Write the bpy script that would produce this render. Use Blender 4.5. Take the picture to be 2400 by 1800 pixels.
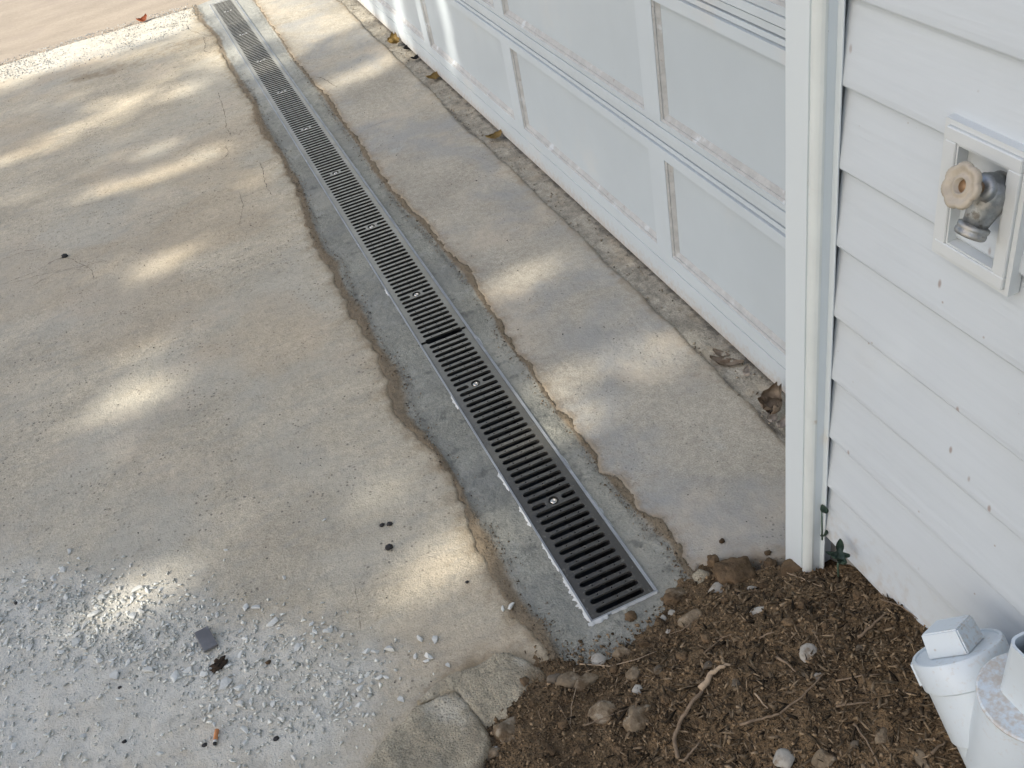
import bpy, bmesh, math, random
import numpy as np
from mathutils import Vector, Matrix

random.seed(7); rng = np.random.default_rng(7)
for o in list(bpy.data.objects): bpy.data.objects.remove(o)
scene = bpy.context.scene
COL = scene.collection

# ---------------------------------------------------------------- camera
H = 1.64
FOC = 2309.62
yaw, pitch, roll = [math.radians(a) for a in (14.5306, 38.6590, -12.8425)]
fw = Vector((math.sin(yaw)*math.cos(pitch), math.cos(yaw)*math.cos(pitch), -math.sin(pitch)))
r0 = fw.cross(Vector((0, 0, 1))).normalized(); u0 = r0.cross(fw)
RT = r0*math.cos(roll) + u0*math.sin(roll); UP = u0*math.cos(roll) - r0*math.sin(roll)
cam_d = bpy.data.cameras.new('camera'); cam = bpy.data.objects.new('camera', cam_d); COL.objects.link(cam)
mw = Matrix.Identity(4)
for i in range(3):
    mw[i][0] = RT[i]; mw[i][1] = UP[i]; mw[i][2] = -fw[i]
mw[2][3] = H
cam.matrix_world = mw
cam_d.sensor_width = 36; cam_d.lens = FOC/2400*36; cam_d.clip_start = .02; cam_d.clip_end = 2000
scene.camera = cam

# ---------------------------------------------------------------- sky, sun, exposure
SUN_EL = 38.0
SUN_H = Vector((-0.985, -0.174, 0))            # horizontal direction towards the sun
LS = Vector((SUN_H.x*math.cos(math.radians(SUN_EL)), SUN_H.y*math.cos(math.radians(SUN_EL)), math.sin(math.radians(SUN_EL)))).normalized()
world = bpy.data.worlds.new('World'); scene.world = world; world.use_nodes = True
wn = world.node_tree.nodes; bg = wn['Background']
sky = wn.new('ShaderNodeTexSky'); sky.sky_type = 'NISHITA'; sky.sun_disc = False
sky.sun_elevation = math.radians(SUN_EL); sky.sun_rotation = math.atan2(SUN_H.x, SUN_H.y)
sky.air_density = 1.0; sky.dust_density = 3.0; sky.ozone_density = 1.0
bg.inputs['Strength'].default_value = 0.15
world.node_tree.links.new(sky.outputs[0], bg.inputs[0])
sl = bpy.data.lights.new('sun', 'SUN'); sl.energy = 4.2; sl.angle = math.radians(0.53); sl.color = (1, .93, .82)
sun = bpy.data.objects.new('sun', sl); COL.objects.link(sun); sun.location = LS*30
sun.rotation_euler = LS.to_track_quat('Z', 'Y').to_euler()
vs = scene.view_settings; vs.view_transform = 'Standard'; vs.look = 'None'; vs.gamma = 1; vs.use_curve_mapping = False
vs.exposure = 0.70
scene.cycles.adaptive_threshold = .02; scene.cycles.max_bounces = 5; scene.cycles.diffuse_bounces = 3; scene.cycles.glossy_bounces = 2; scene.cycles.transmission_bounces = 1; scene.cycles.caustics_reflective = False; scene.cycles.caustics_refractive = False

# ---------------------------------------------------------------- helpers
def ray(px, py):
    return RT*((px-1200)/FOC) - UP*((py-900)/FOC) + fw
def G(px, py, z=0.0):                           # where the line of sight through a photo point meets level z
    d = ray(px, py); t = (z-H)/d.z
    return Vector((d.x*t, d.y*t, z))
def GX(px, py, X):
    d = ray(px, py); t = X/d.x
    return Vector((X, d.y*t, H+d.z*t))

def _h(ix, iy, s):
    n = (ix*374761393 + iy*668265263 + s*974711) & 0x7fffffff
    n = ((n ^ (n >> 13))*1274126177) & 0x7fffffff
    return ((n ^ (n >> 16)) & 0xffff)/65535.0
def vnoise(x, y, f, s=0):
    x = np.asarray(x, float)*f; y = np.asarray(y, float)*f
    ix = np.floor(x).astype(np.int64); iy = np.floor(y).astype(np.int64)
    fx = x-ix; fy = y-iy; fx = fx*fx*(3-2*fx); fy = fy*fy*(3-2*fy)
    a = _h(ix, iy, s); b = _h(ix+1, iy, s); c = _h(ix, iy+1, s); d = _h(ix+1, iy+1, s)
    return (a*(1-fx)+b*fx)*(1-fy)+(c*(1-fx)+d*fx)*fy
def fbm(x, y, f, o=4, s=0):
    t = 0; a = 1; w = 0
    for k in range(o):
        t = t+a*vnoise(x, y, f, s+k*17); w += a; a *= .5; f *= 2.03
    return t/w
def sst(a, b, x):
    t = np.clip((np.asarray(x, float)-a)/(b-a), 0, 1); return t*t*(3-2*t)
def sdf(poly, X, Y):                            # signed distance to a polygon, positive inside
    P = np.array([(p[0], p[1]) for p in poly]); d = np.full(X.shape, 1e9); ins = np.zeros(X.shape, bool)
    for i in range(len(P)):
        a = P[i]; b = P[(i+1) % len(P)]; e = b-a
        t = np.clip(((X-a[0])*e[0]+(Y-a[1])*e[1])/max(e@e, 1e-12), 0, 1)
        d = np.minimum(d, np.hypot(X-a[0]-t*e[0], Y-a[1]-t*e[1]))
        cond = (a[1] > Y) != (b[1] > Y)
        with np.errstate(divide='ignore', invalid='ignore'):
            xi = (b[0]-a[0])*(Y-a[1])/(b[1]-a[1]+1e-15)+a[0]
        ins ^= cond & (X < xi)
    return np.where(ins, d, -d)

def link(o, parent=None, label=None, cat=None, group=None, kind=None):
    if o.name not in COL.objects: COL.objects.link(o)
    if parent is not None: o.parent = parent
    if label: o['label'] = label
    if cat: o['category'] = cat
    if group: o['group'] = group
    if kind: o['kind'] = kind
    return o
def empty(name, loc, label, cat, group=None, rot=None):
    o = bpy.data.objects.new(name, None); o.location = loc; o.empty_display_size = .05
    if rot: o.rotation_euler = rot
    return link(o, None, label, cat, group)
def mesh_np(name, V, F, mat, attrs=None, smooth=False):
    """V (n,3); F (m,k) all faces with k corners"""
    V = np.asarray(V, np.float32); F = np.asarray(F, np.int32)
    me = bpy.data.meshes.new(name); k = F.shape[1]
    me.vertices.add(len(V)); me.vertices.foreach_set('co', V.ravel())
    me.loops.add(F.size); me.loops.foreach_set('vertex_index', F.ravel())
    me.polygons.add(len(F)); me.polygons.foreach_set('loop_start', np.arange(0, F.size, k, dtype=np.int32))
    me.polygons.foreach_set('loop_total', np.full(len(F), k, np.int32))
    if smooth: me.polygons.foreach_set('use_smooth', np.ones(len(F), bool))
    me.update(); me.validate()
    for n, a in (attrs or {}).items():
        at = me.attributes.new(n, 'FLOAT', 'POINT'); at.data.foreach_set('value', np.asarray(a, np.float32).ravel())
    if mat: me.materials.append(mat)
    return me
def obj(name, me, parent=None, **k):
    return link(bpy.data.objects.new(name, me), parent, **k)
def bm_mesh(name, bm, mat, smooth=False):
    me = bpy.data.meshes.new(name); bm.normal_update(); bm.to_mesh(me); bm.free()
    if mat: me.materials.append(mat)
    if smooth:
        for p in me.polygons: p.use_smooth = True
    return me
def box(bm, x0, x1, y0, y1, z0, z1, bev=0):
    vs_ = [bm.verts.new((x, y, z)) for z in (z0, z1) for y in (y0, y1) for x in (x0, x1)]
    fs = [bm.faces.new([vs_[i] for i in q]) for q in ((0, 2, 3, 1), (4, 5, 7, 6), (0, 1, 5, 4), (2, 6, 7, 3), (0, 4, 6, 2), (1, 3, 7, 5))]
    if bev:
        es = list({e for f in fs for e in f.edges}); bmesh.ops.bevel(bm, geom=es, offset=bev, segments=2, affect='EDGES', profile=.5)
def prism(bm, prof, axis, a, b):
    """closed 2-D profile extruded along axis ('y' or 'z') from a to b; prof holds the other two coords"""
    mk = (lambda p, t: (p[0], t, p[1])) if axis == 'y' else (lambda p, t: (p[0], p[1], t))
    A = [bm.verts.new(mk(p, a)) for p in prof]; B = [bm.verts.new(mk(p, b)) for p in prof]
    n = len(prof)
    for i in range(n): bm.faces.new((A[i], A[(i+1) % n], B[(i+1) % n], B[i]))
    bm.faces.new(A[::-1]); bm.faces.new(B)
    bmesh.ops.recalc_face_normals(bm, faces=bm.faces)
def tube(bm, pts, rads, seg=16, cap=True):
    pts = [Vector(p) for p in pts]; rings = []; prev = None
    for i, p in enumerate(pts):
        t = (pts[min(i+1, len(pts)-1)]-pts[max(i-1, 0)])
        if t.length < 1e-9: t = Vector((0, 0, 1))
        t.normalize()
        if prev is None: u = t.orthogonal().normalized()
        else:
            u = prev-t*prev.dot(t); u = u.normalized() if u.length > 1e-6 else t.orthogonal().normalized()
        prev = u; v = t.cross(u)
        rings.append([bm.verts.new(p+(u*math.cos(2*math.pi*k/seg)+v*math.sin(2*math.pi*k/seg))*rads[i]) for k in range(seg)])
    for a, b in zip(rings, rings[1:]):
        for k in range(seg): bm.faces.new((a[k], a[(k+1) % seg], b[(k+1) % seg], b[k]))
    if cap: bm.faces.new(rings[0][::-1]); bm.faces.new(rings[-1])
def lathe(bm, origin, axis, prof, seg=32, lobes=None):
    """prof: list of (radius, height along axis)"""
    ax = Vector(axis).normalized(); u = ax.orthogonal().normalized(); v = ax.cross(u); o = Vector(origin); R = []
    for r, h in prof:
        ring = []
        for k in range(seg):
            a = 2*math.pi*k/seg; rr = r*(1 + (lobes(a) if lobes and r > .012 else 0))
            ring.append(bm.verts.new(o+ax*h+(u*math.cos(a)+v*math.sin(a))*rr))
        R.append(ring)
    for a, b in zip(R, R[1:]):
        for k in range(seg): bm.faces.new((a[k], a[(k+1) % seg], b[(k+1) % seg], b[k]))
    bm.faces.new(R[0][::-1]); bm.faces.new(R[-1])
def plate(bm, outer, holes, z0, z1, hole_floor=None):
    """flat plate with holes, top at z1, walls down to z0"""
    loops = [outer]+list(holes); edges = []
    for lp in loops:
        v1 = [bm.verts.new((x, y, z1)) for x, y in lp]; v0 = [bm.verts.new((x, y, z0)) for x, y in lp]
        n = len(lp)
        for i in range(n):
            e = bm.edges.new((v1[i], v1[(i+1) % n])); edges.append(e)
        for i in range(n): bm.faces.new((v1[i], v1[(i+1) % n], v0[(i+1) % n], v0[i]))
    bmesh.ops.triangle_fill(bm, use_beauty=True, use_dissolve=False, edges=edges)
    bmesh.ops.recalc_face_normals(bm, faces=bm.faces)
def arc(cx, cy, r, a0, a1, n):
    return [(cx+r*math.cos(a0+(a1-a0)*i/n), cy+r*math.sin(a0+(a1-a0)*i/n)) for i in range(n+1)]

# ---------------------------------------------------------------- materials
class NT:
    def __init__(s, name):
        s.m = bpy.data.materials.new(name); s.m.use_nodes = True; s.t = s.m.node_tree
        s.p = s.t.nodes['Principled BSDF']; s.geo = s.n('ShaderNodeNewGeometry')
    def n(s, t, **k):
        x = s.t.nodes.new(t)
        for a, b in k.items(): setattr(x, a, b)
        return x
    def l(s, a, b): s.t.links.new(a, b)
    def pos(s, st=(1, 1, 1), off=(0, 0, 0)):
        mp = s.n('ShaderNodeMapping'); s.l(s.geo.outputs['Position'], mp.inputs[0]); mp.inputs['Scale'].default_value = st; mp.inputs['Location'].default_value = off
        return mp.outputs[0]
    def noise(s, sc, det=5, ro=.6, st=(1, 1, 1), off=(0, 0, 0), dist=0):
        x = s.n('ShaderNodeTexNoise'); s.l(s.pos(st, off), x.inputs['Vector'])
        x.inputs['Scale'].default_value = sc; x.inputs['Detail'].default_value = det; x.inputs['Roughness'].default_value = ro; x.inputs['Distortion'].default_value = dist
        return x.outputs['Fac']
    def mr(s, v, a, b, c=0, d=1, smooth=True):
        x = s.n('ShaderNodeMapRange'); x.interpolation_type = 'SMOOTHSTEP' if smooth else 'LINEAR'
        s.l(v, x.inputs[0])
        for i, q in zip((1, 2, 3, 4), (a, b, c, d)): x.inputs[i].default_value = q
        return x.outputs[0]
    def ma(s, op, a, b=0.0, clamp=False):
        x = s.n('ShaderNodeMath', operation=op, use_clamp=clamp)
        for i, q in enumerate((a, b)):
            if isinstance(q, (int, float)): x.inputs[i].default_value = q
            else: s.l(q, x.inputs[i])
        return x.outputs[0]
    def attr(s, n):
        x = s.n('ShaderNodeAttribute'); x.attribute_name = n; return x.outputs['Fac']
    def mix(s, f, a, b, mode='MIX'):
        x = s.n('ShaderNodeMix', data_type='RGBA', blend_type=mode)
        for i, q in ((0, f), (6, a), (7, b)):
            if isinstance(q, (int, float)): x.inputs[i].default_value = q
            elif isinstance(q, tuple): x.inputs[i].default_value = (*q[:3], 1)
            else: s.l(q, x.inputs[i])
        return x.outputs[2]
def lyr(t, L):
    """mask of a layer: attribute roughened by noise, a noise range, or a speck pattern"""
    if L.get('vor'):
        sc, thr = L['vor']; v = t.n('ShaderNodeTexVoronoi'); t.l(t.pos(L.get('st', (1, 1, 1))), v.inputs['Vector']); v.inputs['Scale'].default_value = sc
        f = t.mr(v.outputs['Distance'], thr, thr*.45)
        if 'gate' in L:
            g = L['gate']; f = t.ma('MULTIPLY', f, t.mr(t.noise(g[0], 2), g[1], g[2]))
    elif L.get('attr') and L.get('noise'):
        sc, k, w = L['noise']
        f = t.ma('ADD', t.attr(L['attr']), t.ma('MULTIPLY', t.ma('SUBTRACT', t.noise(sc, 4, .65, L.get('st', (1, 1, 1))), .5), k))
        f = t.mr(f, .5-w, .5+w)
    elif L.get('attr'): f = t.attr(L['attr'])
    else:
        sc, a, b = L['noise']; f = t.mr(t.noise(sc, 4, .62, L.get('st', (1, 1, 1)), L.get('off', (0, 0, 0)), L.get('dist', 0)), a, b)
    if L.get('only'): f = t.ma('MULTIPLY', f, t.attr(L['only']))
    return t.ma('MULTIPLY', f, L.get('amt', 1.0))
def M(name, base, var=.15, scale=5, rough=.85, bump=(), layers=(), spec=.3, metal=0, st=(1, 1, 1), tint=0, grain=0, sheen=0):
    t = NT(name); lo = tuple(c*(1-var) for c in base); hi = tuple(min(1, c*(1+var)) for c in base)
    c = t.mix(t.mr(t.noise(scale, 4, .6, st), .3, .7), lo, hi)
    if tint:
        f = t.attr('tint'); c = t.mix(1.0, c, t.mix(f, (1-tint,)*3, (1+tint,)*3), 'MULTIPLY')
    if grain:
        c = t.mix(grain, c, t.mix(t.mr(t.noise(260, 3, .75), .25, .75), (.30,)*3, (1.35,)*3), 'MULTIPLY')
        c = t.mix(grain*.8, c, t.mix(t.mr(t.noise(48, 3, .7), .28, .72), (.68,)*3, (1.22,)*3), 'MULTIPLY')
    rg = None
    for L in layers:
        f = lyr(t, L); c = t.mix(f, c, L['color'], L.get('mode', 'MIX'))
        if 'rough' in L:
            x = t.n('ShaderNodeMix', data_type='FLOAT'); t.l(f, x.inputs[0])
            if rg is None: x.inputs[2].default_value = rough
            else: t.l(rg, x.inputs[2])
            x.inputs[3].default_value = L['rough']; rg = x.outputs[0]
    t.l(c, t.p.inputs['Base Color'])
    if rg is None: t.p.inputs['Roughness'].default_value = rough
    else: t.l(rg, t.p.inputs['Roughness'])
    t.p.inputs['Specular IOR Level'].default_value = spec
    if sheen: t.p.inputs['Sheen Weight'].default_value = sheen; t.p.inputs['Sheen Roughness'].default_value = .45; t.p.inputs['Sheen Tint'].default_value = (.95, .92, .78, 1)
    t.p.inputs['Metallic'].default_value = metal
    nrm = None
    for b in bump:
        sc, stg, dst = b[:3]; x = t.n('ShaderNodeBump'); x.inputs['Strength'].default_value = stg; x.inputs['Distance'].default_value = dst
        t.l(t.noise(sc, 2 if sc > 100 else 3, .6, b[3] if len(b) > 3 else (1, 1, 1)), x.inputs['Height'])
        if nrm is not None: t.l(nrm, x.inputs['Normal'])
        nrm = x.outputs[0]
    if nrm is not None: t.l(nrm, t.p.inputs['Normal'])
    return t.m

DIRT = (.13, .085, .045)
m_slab = M('old_tan_concrete', (.545, .475, .35), .12, 2.2, .9, st=(1, 2.2, 1), grain=.5,
    bump=((9, .3, .014, (1, 2.5, 1)), (75, .55, .006), (260, .7, .0025)),
    layers=[dict(color=(.455, .425, .345), noise=(1.6, .42, .66), amt=.75, dist=.6),
            dict(color=(.57, .475, .35), noise=(2.6, .50, .74), off=(4, 2, 0), amt=.5),
            dict(color=(.37, .34, .28), noise=(11, .46, .74), st=(1, 3.2, 1), amt=.55),
            dict(color=(.19, .17, .13), noise=(38, .56, .72), amt=.65, only='pit'),
            dict(color=(.12, .105, .085), vor=(60, .26), gate=(5, .46, .62), amt=.75),
            dict(color=(.07, .062, .052), vor=(31, .13), gate=(3, .44, .60), amt=.85),
            dict(color=(.47, .36, .23), attr='rust', noise=(9, 1.1, .4), amt=.25),
            dict(color=(.64, .615, .53), attr='dust', noise=(20, .9, .45), amt=.9),
            dict(color=(.25, .19, .115), attr='dirt', noise=(22, 1.6, .5), amt=.8)])
m_far = M('tan_concrete', (.36, .305, .235), .1, 2.5, .9, st=(1, 2.5, 1), bump=((12, .2, .01), (150, .35, .002)), grain=.35,
    layers=[dict(color=(.31, .26, .21), noise=(5, .5, .7), amt=.5), dict(color=(.08, .07, .06), vor=(31, .10), gate=(3, .5, .62), amt=.7)])
m_apron = M('grey_apron_concrete', (.445, .405, .325), .12, 3.0, .88, grain=.46,
    bump=((14, .25, .012), (80, .5, .005), (260, .65, .002)),
    layers=[dict(color=(.32, .32, .30), noise=(2.4, .42, .64), amt=.8, dist=.5),
            dict(color=(.52, .445, .34), noise=(3.4, .50, .7), off=(3, 8, 0), amt=.55),
            dict(color=(.49, .50, .47), noise=(3.1, .60, .74), off=(1, 5, 0), amt=.55),
            dict(color=(.15, .145, .13), vor=(75, .24), gate=(4, .44, .62), amt=.7),
            dict(color=(.25, .19, .12), attr='dirt', noise=(22, 1.6, .5), amt=.75)])
m_patch = M('fresh_grey_mortar', (.30, .293, .24), .16, 4, .7, spec=.35, grain=.62,
    bump=((7, .35, .022), (45, .7, .009), (200, .7, .003)),
    layers=[dict(color=(.205, .205, .18), noise=(3.3, .42, .66), amt=.8, rough=.6),
            dict(color=(.36, .34, .275), noise=(2.2, .50, .72), off=(2, 1, 0), amt=.65),
            dict(color=(.07, .066, .055), noise=(28, .58, .7), amt=.6, only='edge2'),
            dict(color=(.33, .325, .285), noise=(16, .56, .7), amt=.5), dict(color=(.085, .085, .075), noise=(20, .56, .7), off=(5, 5, 0), amt=.6), dict(color=(.06, .058, .05), vor=(45, .2), gate=(6, .46, .62), amt=.7),
            dict(color=(.40, .40, .36), attr='pale', noise=(30, .7, .3), amt=.7),
            dict(color=(.23, .175, .11), attr='dirt', noise=(24, 1.3, .45), amt=.85, rough=.95),
            dict(color=(.14, .105, .062), attr='dirt', noise=(55, 1.5, .35), amt=.45),
            dict(color=(.075, .07, .055), attr='edge', noise=(48, 1.5, .35), amt=.35)])
m_thresh = M('gritty_threshold', (.37, .34, .275), .2, 12, .95, grain=.5, bump=((60, .7, .008), (220, .7, .003)),
    layers=[dict(color=(.16, .145, .11), noise=(22, .56, .74), amt=.6), dict(color=(.42, .35, .25), noise=(7, .5, .68), amt=.5), dict(color=(.07, .062, .05), attr='gap', noise=(30, 1.2, .25), amt=.8)])
m_soil = M('brown_soil', (.155, .105, .058), .35, 20, .95, bump=((30, .8, .02), (120, .9, .009), (420, .6, .002)), spec=.2,
    layers=[dict(color=(.07, .047, .026), noise=(12, .48, .68), amt=.85), dict(color=(.21, .14, .075), noise=(7, .54, .7), off=(3, 1, 0), amt=.6)])
m_clod = M('damp_clod', (.115, .078, .045), .3, 40, .95, bump=((90, .8, .006), (300, .6, .002)), spec=.15, tint=.3)
m_crumb = M('soil_crumb', (.17, .12, .07), .3, 60, .95, tint=.75, spec=.15)
m_mulch = M('mulch_chip', (.17, .125, .078), .3, 90, .92, tint=.85, spec=.15, bump=((300, .5, .002),))
m_lime = M('limestone', (.64, .635, .575), .1, 40, .92, tint=.14, bump=((120, .35, .003),), spec=.2)
m_fine = M('limestone_fines', (.60, .595, .525), .12, 60, .95, tint=.3, spec=.15)
m_tanst = M('tan_stone', (.215, .165, .108), .25, 30, .92, bump=((70, .7, .006), (260, .6, .002)), spec=.2,
    layers=[dict(color=(.10, .066, .036), noise=(34, .46, .62), amt=.85), dict(color=(.33, .29, .22), noise=(60, .56, .68), amt=.6)])
m_whitest = M('pale_stone', (.36, .335, .285), .15, 40, .9, bump=((80, .5, .004),), spec=.2, layers=[dict(color=(.17, .12, .07), noise=(36, .50, .66), amt=.75)])
m_grst = M('grey_stone', (.13, .105, .075), .2, 40, .85, bump=((80, .4, .003),), layers=[dict(color=(.1, .07, .04), noise=(30, .5, .66), amt=.6)])
m_dark = M('dark_pebble', (.035, .033, .032), .3, 60, .8, bump=((90, .4, .003),))
m_chunk = M('broken_concrete', (.42, .365, .26), .16, 8, .95, grain=.55, bump=((14, .5, .02), (60, .8, .009), (240, .7, .003)),
    layers=[dict(color=(.27, .235, .17), noise=(13, .46, .66), amt=.7), dict(color=(.47, .44, .36), noise=(9, .52, .68), off=(2, 7, 0), amt=.6),
            dict(color=(.10, .085, .06), vor=(70, .24), gate=(8, .46, .62), amt=.7),
            dict(color=(.13, .088, .048), attr='dirt', noise=(20, 1.2, .3), amt=.9)])
m_white = M('white_door_paint', (.50, .555, .585), .03, 3, .5, spec=.4, bump=((40, .06, .004), (8, .06, .01)),
    layers=[dict(color=(.60, .57, .52), noise=(3.5, .56, .74), amt=.35, rough=.7), dict(color=(.25, .22, .18), vor=(26, .055), gate=(2, .52, .6), amt=.6),
            dict(color=(.42, .35, .28), attr='grime', noise=(60, .9, .3), amt=.75, rough=.85)])
m_panel = M('white_door_panel', (.465, .52, .55), .03, 2.5, .42, spec=.4, bump=((3, .1, .03),),
    layers=[dict(color=(.60, .58, .54), noise=(2.6, .56, .74), amt=.35, rough=.6), dict(color=(.3, .25, .2), vor=(22, .045), gate=(2, .52, .62), amt=.6)])
m_ledge = M('dusty_ledge', (.42, .425, .415), .1, 30, .85, bump=((120, .7, .004),),
    layers=[dict(color=(.56, .60, .62), noise=(15, .58, .68), amt=.7), dict(color=(.24, .20, .16), noise=(40, .62, .72), amt=.5)])
m_side = M('vinyl_siding', (.56, .605, .635), .02, 3, .42, spec=.4,
    bump=((60, .4, .003, (1, .05, 1)), (2.5, .25, .03)),
    layers=[dict(color=(.50, .545, .575), noise=(95, .42, .68), st=(1, .05, 1), amt=.22),
            dict(color=(.55, .56, .54), noise=(2.2, .5, .72), amt=.6), dict(color=(.40, .33, .25), attr='splash', noise=(45, 1.1, .25), amt=.5), dict(color=(.30, .235, .21), vor=(15, .095), st=(1, 1.5, .7), gate=(6, .50, .54), amt=.8),
            dict(color=(.32, .26, .22), vor=(37, .085), gate=(7, .50, .56), amt=.7)])
m_trim = M('white_trim', (.63, .685, .70), .02, 3, .4, spec=.45, bump=((6, .08, .01),),
    layers=[dict(color=(.62, .56, .46), noise=(6, .62, .76), amt=.5), dict(color=(.2, .17, .14), vor=(24, .04), gate=(3, .54, .62), amt=.6)])
m_bead = M('cream_trim_bead', (.66, .70, .675), .04, 12, .4, spec=.45, layers=[dict(color=(.42, .33, .22), noise=(18, .62, .74), amt=.6)])
m_box = M('white_mount_block', (.60, .63, .63), .02, 6, .35, spec=.45)
m_pvc = M('white_pvc', (.60, .66, .69), .02, 8, .33, spec=.5, bump=((15, .05, .006),),
    layers=[dict(color=(.36, .27, .19), vor=(60, .16), gate=(9, .5, .62), amt=.5), dict(color=(.48, .40, .31), attr='mud', noise=(120, 1.25, .22), amt=.75, rough=.9)])
def grate_mat():
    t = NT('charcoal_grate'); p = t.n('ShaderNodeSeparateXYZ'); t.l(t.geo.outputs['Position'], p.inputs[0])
    dry = t.mr(t.ma('ADD', p.outputs['Y'], t.ma('MULTIPLY', t.noise(5, 3), .9)), 1.75, 3.4)  # far tops paler: grazing sky reflection and dry dust put into the colour
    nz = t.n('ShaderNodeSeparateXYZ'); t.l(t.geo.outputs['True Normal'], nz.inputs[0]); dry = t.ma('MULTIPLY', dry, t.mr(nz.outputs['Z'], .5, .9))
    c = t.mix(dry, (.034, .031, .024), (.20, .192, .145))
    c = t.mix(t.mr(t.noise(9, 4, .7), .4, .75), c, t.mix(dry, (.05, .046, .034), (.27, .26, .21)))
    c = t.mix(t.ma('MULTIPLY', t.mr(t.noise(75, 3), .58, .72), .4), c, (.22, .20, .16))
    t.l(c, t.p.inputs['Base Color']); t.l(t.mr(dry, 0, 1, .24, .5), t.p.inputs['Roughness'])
    t.p.inputs['Specular IOR Level'].default_value = .7; t.p.inputs['Sheen Weight'].default_value = .4; t.p.inputs['Sheen Roughness'].default_value = .45
    b = t.n('ShaderNodeBump'); b.inputs['Strength'].default_value = .25; b.inputs['Distance'].default_value = .001; t.l(t.noise(180, 3), b.inputs['Height']); t.l(b.outputs[0], t.p.inputs['Normal'])
    return t.m
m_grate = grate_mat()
m_chan = M('grey_channel', (.012, .012, .012), .2, 12, .6)
m_rim = M('grey_channel_rim', (.30, .315, .315), .15, 10, .38, spec=.5, layers=[dict(color=(.45, .46, .45), noise=(14, .55, .66), amt=.7)])
m_smear = M('white_mortar_smear', (.56, .57, .55), .1, 30, .85, bump=((120, .6, .003),))
m_steel = M('stainless_screw', (.62, .58, .5), .1, 40, .25, metal=1.0)
m_brass = M('weathered_brass', (.30, .315, .32), .3, 60, .42, metal=.75, layers=[dict(color=(.46, .44, .40), noise=(40, .52, .68), amt=.7, rough=.6), dict(color=(.07, .055, .04), noise=(55, .58, .72), amt=.7)])
m_handle = M('beige_painted_handle', (.40, .35, .275), .12, 60, .35, spec=.5, layers=[dict(color=(.35, .25, .17), noise=(90, .62, .76), amt=.4)])
m_stem = M('bronze_stem', (.34, .22, .13), .15, 60, .4, metal=.4)
m_leaf_dry = M('dry_leaf', (.36, .29, .22), .25, 50, .8, bump=((120, .4, .002),), layers=[dict(color=(.22, .13, .06), noise=(30, .52, .7), amt=.6)])
m_leaf_yel = M('yellow_leaf', (.36, .25, .09), .25, 50, .7)
m_leaf_pale = M('bleached_leaf', (.52, .47, .42), .15, 50, .8)
m_weed = M('blue_green_leaf', (.075, .12, .085), .25, 60, .5, layers=[dict(color=(.17, .22, .2), noise=(40, .5, .7), amt=.6)])
m_twig = M('pale_twig', (.20, .145, .095), .25, 60, .9, bump=((200, .6, .002),))
m_root = M('tan_root', (.40, .30, .20), .2, 50, .9, bump=((150, .5, .002),))
m_bark = M('tree_bark', (.11, .085, .065), .3, 8, .95, bump=((12, 1, .05),))
m_tree = M('tree_leaf', (.055, .09, .03), .3, 4, .6)
m_shard = M('grey_metal_shard', (.20, .19, .18), .15, 30, .42, metal=.3, layers=[dict(color=(.3, .3, .29), noise=(60, .55, .7), amt=.5)])
m_filter = M('orange_filter', (.55, .23, .09), .15, 200, .8)
m_paper = M('cigarette_paper', (.62, .6, .55), .1, 200, .8)
m_ash = M('burnt_ash', (.03, .03, .03), .3, 200, .9)
m_crack = M('crack_shadow', (.13, .11, .085), .4, 40, .95)
m_ground = M('outer_ground', (.20, .17, .12), .3, .6, .95, bump=((4, .5, .05),), layers=[dict(color=(.07, .09, .04), noise=(.7, .45, .6), amt=.9)])
m_ins = M('wall_core', (.6, .6, .58), .03, 3, .8)

# ---------------------------------------------------------------- ground: lines of the place, taken on level ground
def line(px, y_ext=()):
    p = sorted([(G(*q).y, G(*q).x) for q in px]); p = list(y_ext)+p if y_ext else p
    p.sort(); a = np.array(p); return a[:, 0], a[:, 1]
L_out = line([(467,47),(506,83),(517,119),(543,166),(564,203),(593,246),(600,275),(615,311),(656,360),(674,405),(698,445),(712,495),(726,542),(741,582),(766,618),(788,661),(802,694),(824,741),(858,788),(880,824),(887,860),(912,895),(908,925),(927,969),(955,1001),(999,1045),(1031,1074),(1060,1121),(1086,1185),(1100,1247),(1140,1319),(1154,1359),(1180,1392),(1212,1450),(1270,1504)])
L_in = line([(475,30),(520,85),(560,170),(600,232),(625,290),(661,345),(708,434),(726,485),(745,540),(770,582),(806,612),(817,661),(849,708),(875,759),(898,803),(934,850),(959,900),(981,973),(1013,1023),(1046,1077),(1075,1121),(1105,1179),(1130,1210),(1165,1269),(1194,1312),(1227,1403),(1281,1453),(1300,1507)])
R_out = line([(597,0),(629,47),(662,94),(687,134),(720,174),(770,225),(800,275),(847,336),(890,401),(919,438),(959,485),(1003,524),(1024,557),(1060,602),(1100,629),(1122,680),(1140,712),(1173,745),(1183,781),(1220,831),(1248,868),(1274,911),(1306,947),(1343,994),(1364,1023),(1395,1055),(1412,1105),(1444,1118),(1482,1164),(1504,1196),(1550,1215),(1574,1245),(1590,1280),(1593,1308)])
R_in = line([(590,0),(640,75),(690,150),(745,215),(780,270),(830,336),(872,401),(905,445),(945,495),(990,540),(1040,600),(1085,650),(1120,705),(1150,745),(1170,790),(1210,840),(1240,880),(1268,925),(1300,965),(1335,1010),(1360,1045),(1400,1100),(1417,1120),(1444,1158),(1482,1199),(1501,1224),(1525,1251),(1561,1272),(1585,1316)])
def fl(ln, Y): return np.interp(Y, ln[0], ln[1])
def jag(Y, s): return (fbm(Y*0, Y, 24, 4, s)-.5)*.022
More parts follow.
